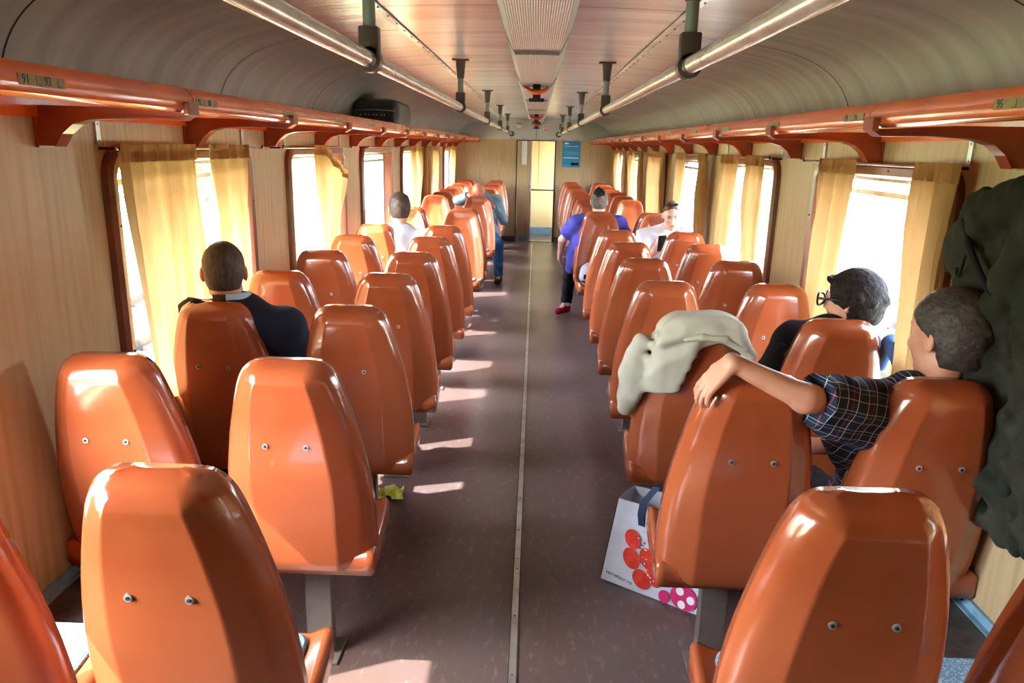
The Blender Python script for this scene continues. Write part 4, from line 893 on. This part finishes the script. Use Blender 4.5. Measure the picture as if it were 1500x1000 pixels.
# dark jacket on a wall hook
hj = thing('hung_jacket', 'dark olive hooded jacket hanging on the right wall near the viewer', 'jacket', (1.40, 2.1, .7))
S = SDF(.009); rj = np.random.RandomState(8)
for i, y in enumerate(np.linspace(1.72, 2.22, 10)):
    S.path([V3(1.385, 2.06 + (y - 1.97) * .55, 1.62), V3(1.365 + rj.uniform(-.02, .02), y + .03, 1.3), V3(1.365 + rj.uniform(-.025, .02), y + .01, 1.0), V3(1.375, y - .02, .72)], [.034, .036, .036, .026], .010, wr=.008)
S.path([V3(1.375, 2.10, 1.655), V3(1.355, 2.24, 1.60), V3(1.35, 2.30, 1.50)], [.05, .055, .05], .04); S.path([V3(1.35, 2.20, 1.58), V3(1.35, 2.30, 1.48), V3(1.375, 2.38, 1.425), V3(1.385, 2.455, 1.393)], [.06, .058, .034, .008], .03); S.path([V3(1.35, 2.28, 1.44), V3(1.35, 2.20, 1.34), V3(1.35, 2.12, 1.30)], [.05, .06, .05], .04)
S.path([V3(1.36, 2.0, 1.60), V3(1.335, 2.08, 1.35), V3(1.335, 2.06, 1.05), V3(1.345, 2.02, .85)], [.045, .05, .048, .04], .010, wr=.010)
obj('jacket_cloth', S.mesh('jacket', .010, 42, lambda D, X, Y, Z: np.maximum(D, X - 1.433)), M['olive'], hj, world=True)
obj('strap', MB().tube([(1.30, 2.27, 1.60), (1.295, 2.20, 1.50), (1.30, 2.12, 1.42), (1.30, 2.05, 1.38)], .010, 8).mesh('s', 'all'), M['blackcloth'], hj, world=True)
obj('drawcord', MB().tube([(1.297, 2.21, 1.47), (1.29, 2.21, 1.42), (1.29, 2.225, 1.39), (1.292, 2.235, 1.43)], .004, 6).mesh('s', 'all'), M['blackcloth'], hj, world=True)
hk = thing('coat_hook', 'metal coat hook holding the dark olive jacket', 'hook', (1.43, 2.1, 1.66)); obj('hook_arm', MB().tube([(1.44, 2.1, 1.70), (1.40, 2.1, 1.69), (1.38, 2.1, 1.70), (1.375, 2.1, 1.72)], .006, 8).mesh('h', 'all'), M['bolt'], hk, world=True)
# denim garment
S = SDF(.007); S.path([V3(1.405, 2.64, .98), V3(1.40, 2.70, 1.03), V3(1.40, 2.78, 1.06), V3(1.405, 2.84, .95)], [.02, .028, .028, .02], .02, wr=.004); S.path([V3(1.41, 2.70, 1.02), V3(1.41, 2.72, .85)], [.022, .02], .02)
tag(obj('denim_garment', S.mesh('denim', .003, 40), M['denim']), 'blue denim garment wedged between seat and curtain of first right window', 'clothing')
# printed shopping bag
A = V3(.352, 2.772, 0); B = V3(.705, 2.540, 0); ev = (B - A) / np.linalg.norm(B - A); ang = math.atan2(ev[1], ev[0]); Lb = float(np.linalg.norm(B - A)); mid = (A + B) / 2
bg_ = thing('shopping_bag', 'white shopping bag printed with red tomatoes on floor between right seats', 'bag', tuple(mid), ang, None)
def bagring(z, l, r, d0, d1): return [(l, d0, z), (l * .5 + r * .5, d0 - .012 * math.sin(z * 8), z), (r, d0, z), (r + .004, (d0 + d1) / 2, z), (r, d1, z), (l * .5 + r * .5, d1 + .02, z), (l, d1, z), (l - .006, (d0 + d1) / 2, z)]
h2 = Lb / 2; rings = [bagring(z, -h2 + .055 * z / .38, h2 - .01 * z, 0 + .03 * z, .17 - .03 * z) for z in (0.004, .05, .12, .2, .28, .34, .385)]
mb = MB().loft(rings, True, False); n8 = 8; mb.f.append(tuple(range(7, -1, -1))); inner = [[(x * .985, .085 + (y - .085) * .95, z) for x, y, z in r] for r in rings[::-1]][:-1] + [[(x * .985, .085 + (y - .085) * .95, .01) for x, y, z in rings[0]]]
o0 = 6 * 8; mb2 = MB().loft(rings + inner, True, False); mb2.f.append(tuple(range(7, -1, -1)))
M['bagwhite'] = material('glossy_white_bag', lin(206, 214, 226), .35, noise=((6, 6, 6), lin(184, 194, 210), .4, .7, 4), bump=((16, 16, 16), .5, .01))
obj('bag_body', mb2.mesh('bag', True), M['bagwhite'], bg_)
fy = lambda x, z: .03 * z - .012 * math.sin(z * 8) * max(0, 1 - abs(x) / .2) - .004
def patch(name, cx, cz, rx, rz, mat, a=0, n=18, lift=0):
    vs = [(cx, fy(cx, cz) - .002 - lift, cz)]
    for k in range(n):
        t = 2 * PI * k / n; x = cx + rx * math.cos(t) * math.cos(a) - rz * math.sin(t) * math.sin(a); z = cz + rx * math.cos(t) * math.sin(a) + rz * math.sin(t) * math.cos(a); vs.append((x, fy(x, z) - .001 - lift, z))
    return obj(name, MB().add(vs, [(0, 1 + k, 1 + (k + 1) % n) for k in range(n)]).mesh(name, False, False), mat, bg_)
M['tomato'] = material('tomato_print', lin(205, 44, 34), .4, noise=((20, 20, 20), lin(232, 90, 70), .5, .75, 3)); M['pink'] = material('pink_print', lin(200, 44, 110), .4); M['bluep'] = material('blue_print', lin(70, 110, 140), .4); M['navyp'] = material('navy_strap', lin(26, 46, 76), .7)
for i, (x, z, r1, r2) in enumerate(((-.075, .235, .036, .042), (-.075, .150, .038, .046), (-.025, .075, .040, .044), (-.005, .175, .034, .046), (.03, .11, .03, .05), (.055, .2, .03, .05))): patch('tomato_print', x, z, r1, r2, M['tomato'], .3, lift=.0005 * i)
rb = np.random.RandomState(6)
for i in range(26):
    t = rb.uniform(0, 1); patch('stem_print', -.06 + .10 * t + rb.normal() * .014, .27 - .20 * t + rb.normal() * .012, rb.uniform(.003, .008), rb.uniform(.002, .004), M['bluep'] if i % 2 else M['paper'], rb.uniform(0, 3), 8, lift=.004)
for x, z, rx, rz in ((.075, .035, .022, .03), (.155, .06, .055, .055)): patch('pink_print', x, z, rx, rz, M['pink'], 0, lift=.003)
for x, z in ((.14, .085), (.15, .03), (.185, .06)): patch('dot_print', x, z, .016, .018, M['paper'], 0, 14, lift=.0045)
tm = text_mesh('lettering', 'carrefour.ro', .022, Matrix.Translation((-.125, -.006, .045)) @ Matrix.Rotation(PI / 2, 4, 'X') @ Matrix.Rotation(-.12, 4, 'Z'), sx=1.1); obj('lettering', tm, M['ink'], bg_)
obj('side_panel', MB().add([(-h2 - .003, .002, .012), (-h2 - .003 - .006, .085, .012), (-h2 - .003, .168, .012), (-h2 + .050, .155, .375), (-h2 + .045, .085, .375), (-h2 + .050, .014, .375)], [(0, 1, 4, 5), (1, 2, 3, 4)]).mesh('sp', False), M['blackcloth'], bg_)
hd = MB(); P = [(-.045, .002, .30), (-.05, -.003, .35), (-.045, .0, .40), (-.005, .03, .47), (.05, .03, .47), (.09, .01, .40), (.095, .0, .31)]
hd.loft([[(x - .014, y, z), (x + .014, y, z), (x + .014, y + .004, z), (x - .014, y + .004, z)] for x, y, z in P]); obj('handle', hd.mesh('handle', True), M['navyp'], bg_)
# grey bag on the eighth-row seat
S = SDF(.007); S.ell((.60, 7.0, .60), (.11, .15, .085), rotm(.5, .25, -.45), .02, wr=.004); S.ell((.54, 6.96, .565), (.07, .10, .05), None, .03)
gb = thing('grey_bag', 'soft grey bag lying on eighth row aisle seat, right side', 'bag', (.60, 7.0, .5)); obj('bag_body', S.mesh('gb', .003, 30), M['greybag'], gb, world=True)
obj('badge', MB().box(.505, .548, 6.842, 6.85, .57, .61, .002), M['blackcloth'], gb, world=True); obj('strap', MB().tube([(.50, 6.9, .54), (.52, 6.86, .53), (.58, 6.85, .52), (.64, 6.88, .54)], .010, 6).mesh('s', 'all'), M['blackcloth'], gb, world=True)
# black bag on the left rack
S = SDF(.008); S.box((-1.19, 6.1, 1.965), (.12, .25, .045), .055, None, .02); S.ell((-1.19, 6.1, 2.01), (.15, .28, .075), None, .04)
cb = thing('black_case', 'black soft case standing on the left luggage rack', 'case', (-1.19, 6.1, 1.86)); obj('case_body', S.mesh('case'), M['black'], cb, world=True)
obj('zip', MB().tube([(-1.345, 5.795, 1.985), (-1.19, 5.792, 1.992), (-1.04, 5.795, 1.985)], .004, 6).mesh('z', 'all'), M['grey'], cb, world=True)
for k in range(7): obj('stud', MB().tube([(-1.30 + .03 * k + .006 * (k % 2), 5.797, 1.955), (-1.30 + .03 * k + .006 * (k % 2), 5.790, 1.955)], .005, 8).mesh('s'), M['bolt'], cb, world=True)
# litter, small bag
rb = np.random.RandomState(11); gx = np.linspace(-.07, .07, 8)
G = [[(x + rb.normal() * .008, y + rb.normal() * .008, .012 + abs(rb.normal()) * .022 + .03 * math.exp(-((x - .02) ** 2 + y * y) / .002)) for y in gx * .7] for x in gx]
tag(obj('wrapper', MB().grid(G).mesh('w', False, False), material('yellow_green_wrapper', lin(190, 205, 60), .4, noise=((30, 30, 30), lin(225, 230, 190), .5, .7, 3)), None, (-.665, 3.44, -.008)), 'crumpled yellow green wrapper on floor under left seats', 'wrapper')
S = SDF(.007); S.box((0, 0, .06), (.04, .06, .03), .03, None, .02); tb = thing('teal_pouch', 'small teal pouch on the heater duct behind left window seat', 'pouch', (-1.345, 2.66, HD)); obj('pouch_body', S.mesh('t', .004, 40), M['teal'], tb); obj('flap', MB().box(-.05, .05, -.075, -.02, .112, .124, .005), M['teal'], tb)
# poster and signs on the end wall
ps = thing('poster', 'bright blue information poster with white lines on end wall', 'poster', (.68, YB - .004, 1.63))
obj('sheet', MB().box(-.165, .165, -.001, .001, -.235, .232), M['poster'], ps)
for x0, x1, z0, z1, mt in ((-.13, -.05, .175, .205, 'paper'), (-.13, .135, .135, .143, 'paper'), (-.12, .12, .105, .109, 'bluep'), (-.10, .12, .085, .089, 'bluep'), (-.13, .13, .03, .034, 'lightblue'), (-.13, .13, .0, .003, 'lightblue'), (-.14, .135, -.075, -.062, 'paper'), (-.12, .02, -.105, -.1, 'bluep'), (.0, .14, -.205, -.15, 'brownstripe'), (.02, .06, -.195, -.16, 'paper'), (.08, .10, -.195, -.155, 'paper'), (-.14, -.01, -.215, -.208, 'lightblue')):
    obj('printed_bar', MB().box(x0, x1, -.0022, -.001, z0, z1), M[mt], ps)
sg = thing('no_smoking_sign', 'small red no-smoking sign on bulkhead above the end door', 'sign', (.20, YB - .010, 2.09))
rg = [(.038 * math.cos(a), 0, .012 + .038 * math.sin(a)) for a in np.linspace(0, 2 * PI, 25)]; obj('sheet', MB().box(-.05, .05, -.0005, .0012, -.06, .06), M['paper'], sg); obj('ring', MB().tube([(x, -.001, z) for x, y, z in rg], .005, 6, False), M['red'], sg); obj('slash', MB().tube([(-.026, -.001, .038), (.026, -.001, -.014)], .004, 6), M['red'], sg)
obj('cigarette', MB().box(-.022, .02, -.002, -.0005, .008, .016), M['ink'], sg); obj('red_bar', MB().box(-.042, .042, -.002, -.0005, -.052, -.038), M['red'], sg)
bx_ = thing('wall_box', 'small white box with dark lid on bulkhead above the end door', 'box', (-.30, YB - .01, 2.10)); obj('case', MB().box(-.045, .045, -.04, 0, -.03, .035, .004), M['white'], bx_); obj('lid', MB().box(-.045, .045, -.042, 0, .036, .062, .003), M['grey'], bx_)
yt_ = thing('yellow_tag', 'yellow oval tag on the bulkhead beside right handrail', 'tag', (.54, YB - .012, 2.09)); obj('disc', MB().tube([(0, -.004, 0), (0, 0, 0)], .034, 20).mesh('d'), M['yellow'], yt_); yt_.children[0].scale = (1, 1, 1.5)
cl_ = thing('wall_clip', 'dark metal clip on the bulkhead left of yellow tag', 'clip', (.45, YB - .012, 2.11)); obj('clip_arm', MB().tube([(-.01, 0, .04), (.015, -.02, .035), (.0, -.03, -.01), (-.01, -.02, -.04)], .008, 6).mesh('c', 'all'), M['black'], cl_)

curtain(1, (.56, 1.2), (.56, 1.2), 'unseen tan curtain added to darken near walls, right window beside viewer, near half', 6, seed=31)  # out-of-view curtain pair, added to block window light and darken the near walls
curtain(1, (1.22, 1.88), (1.22, 1.88), 'unseen tan curtain added to darken near walls, right window beside viewer, far half', 6, seed=32)
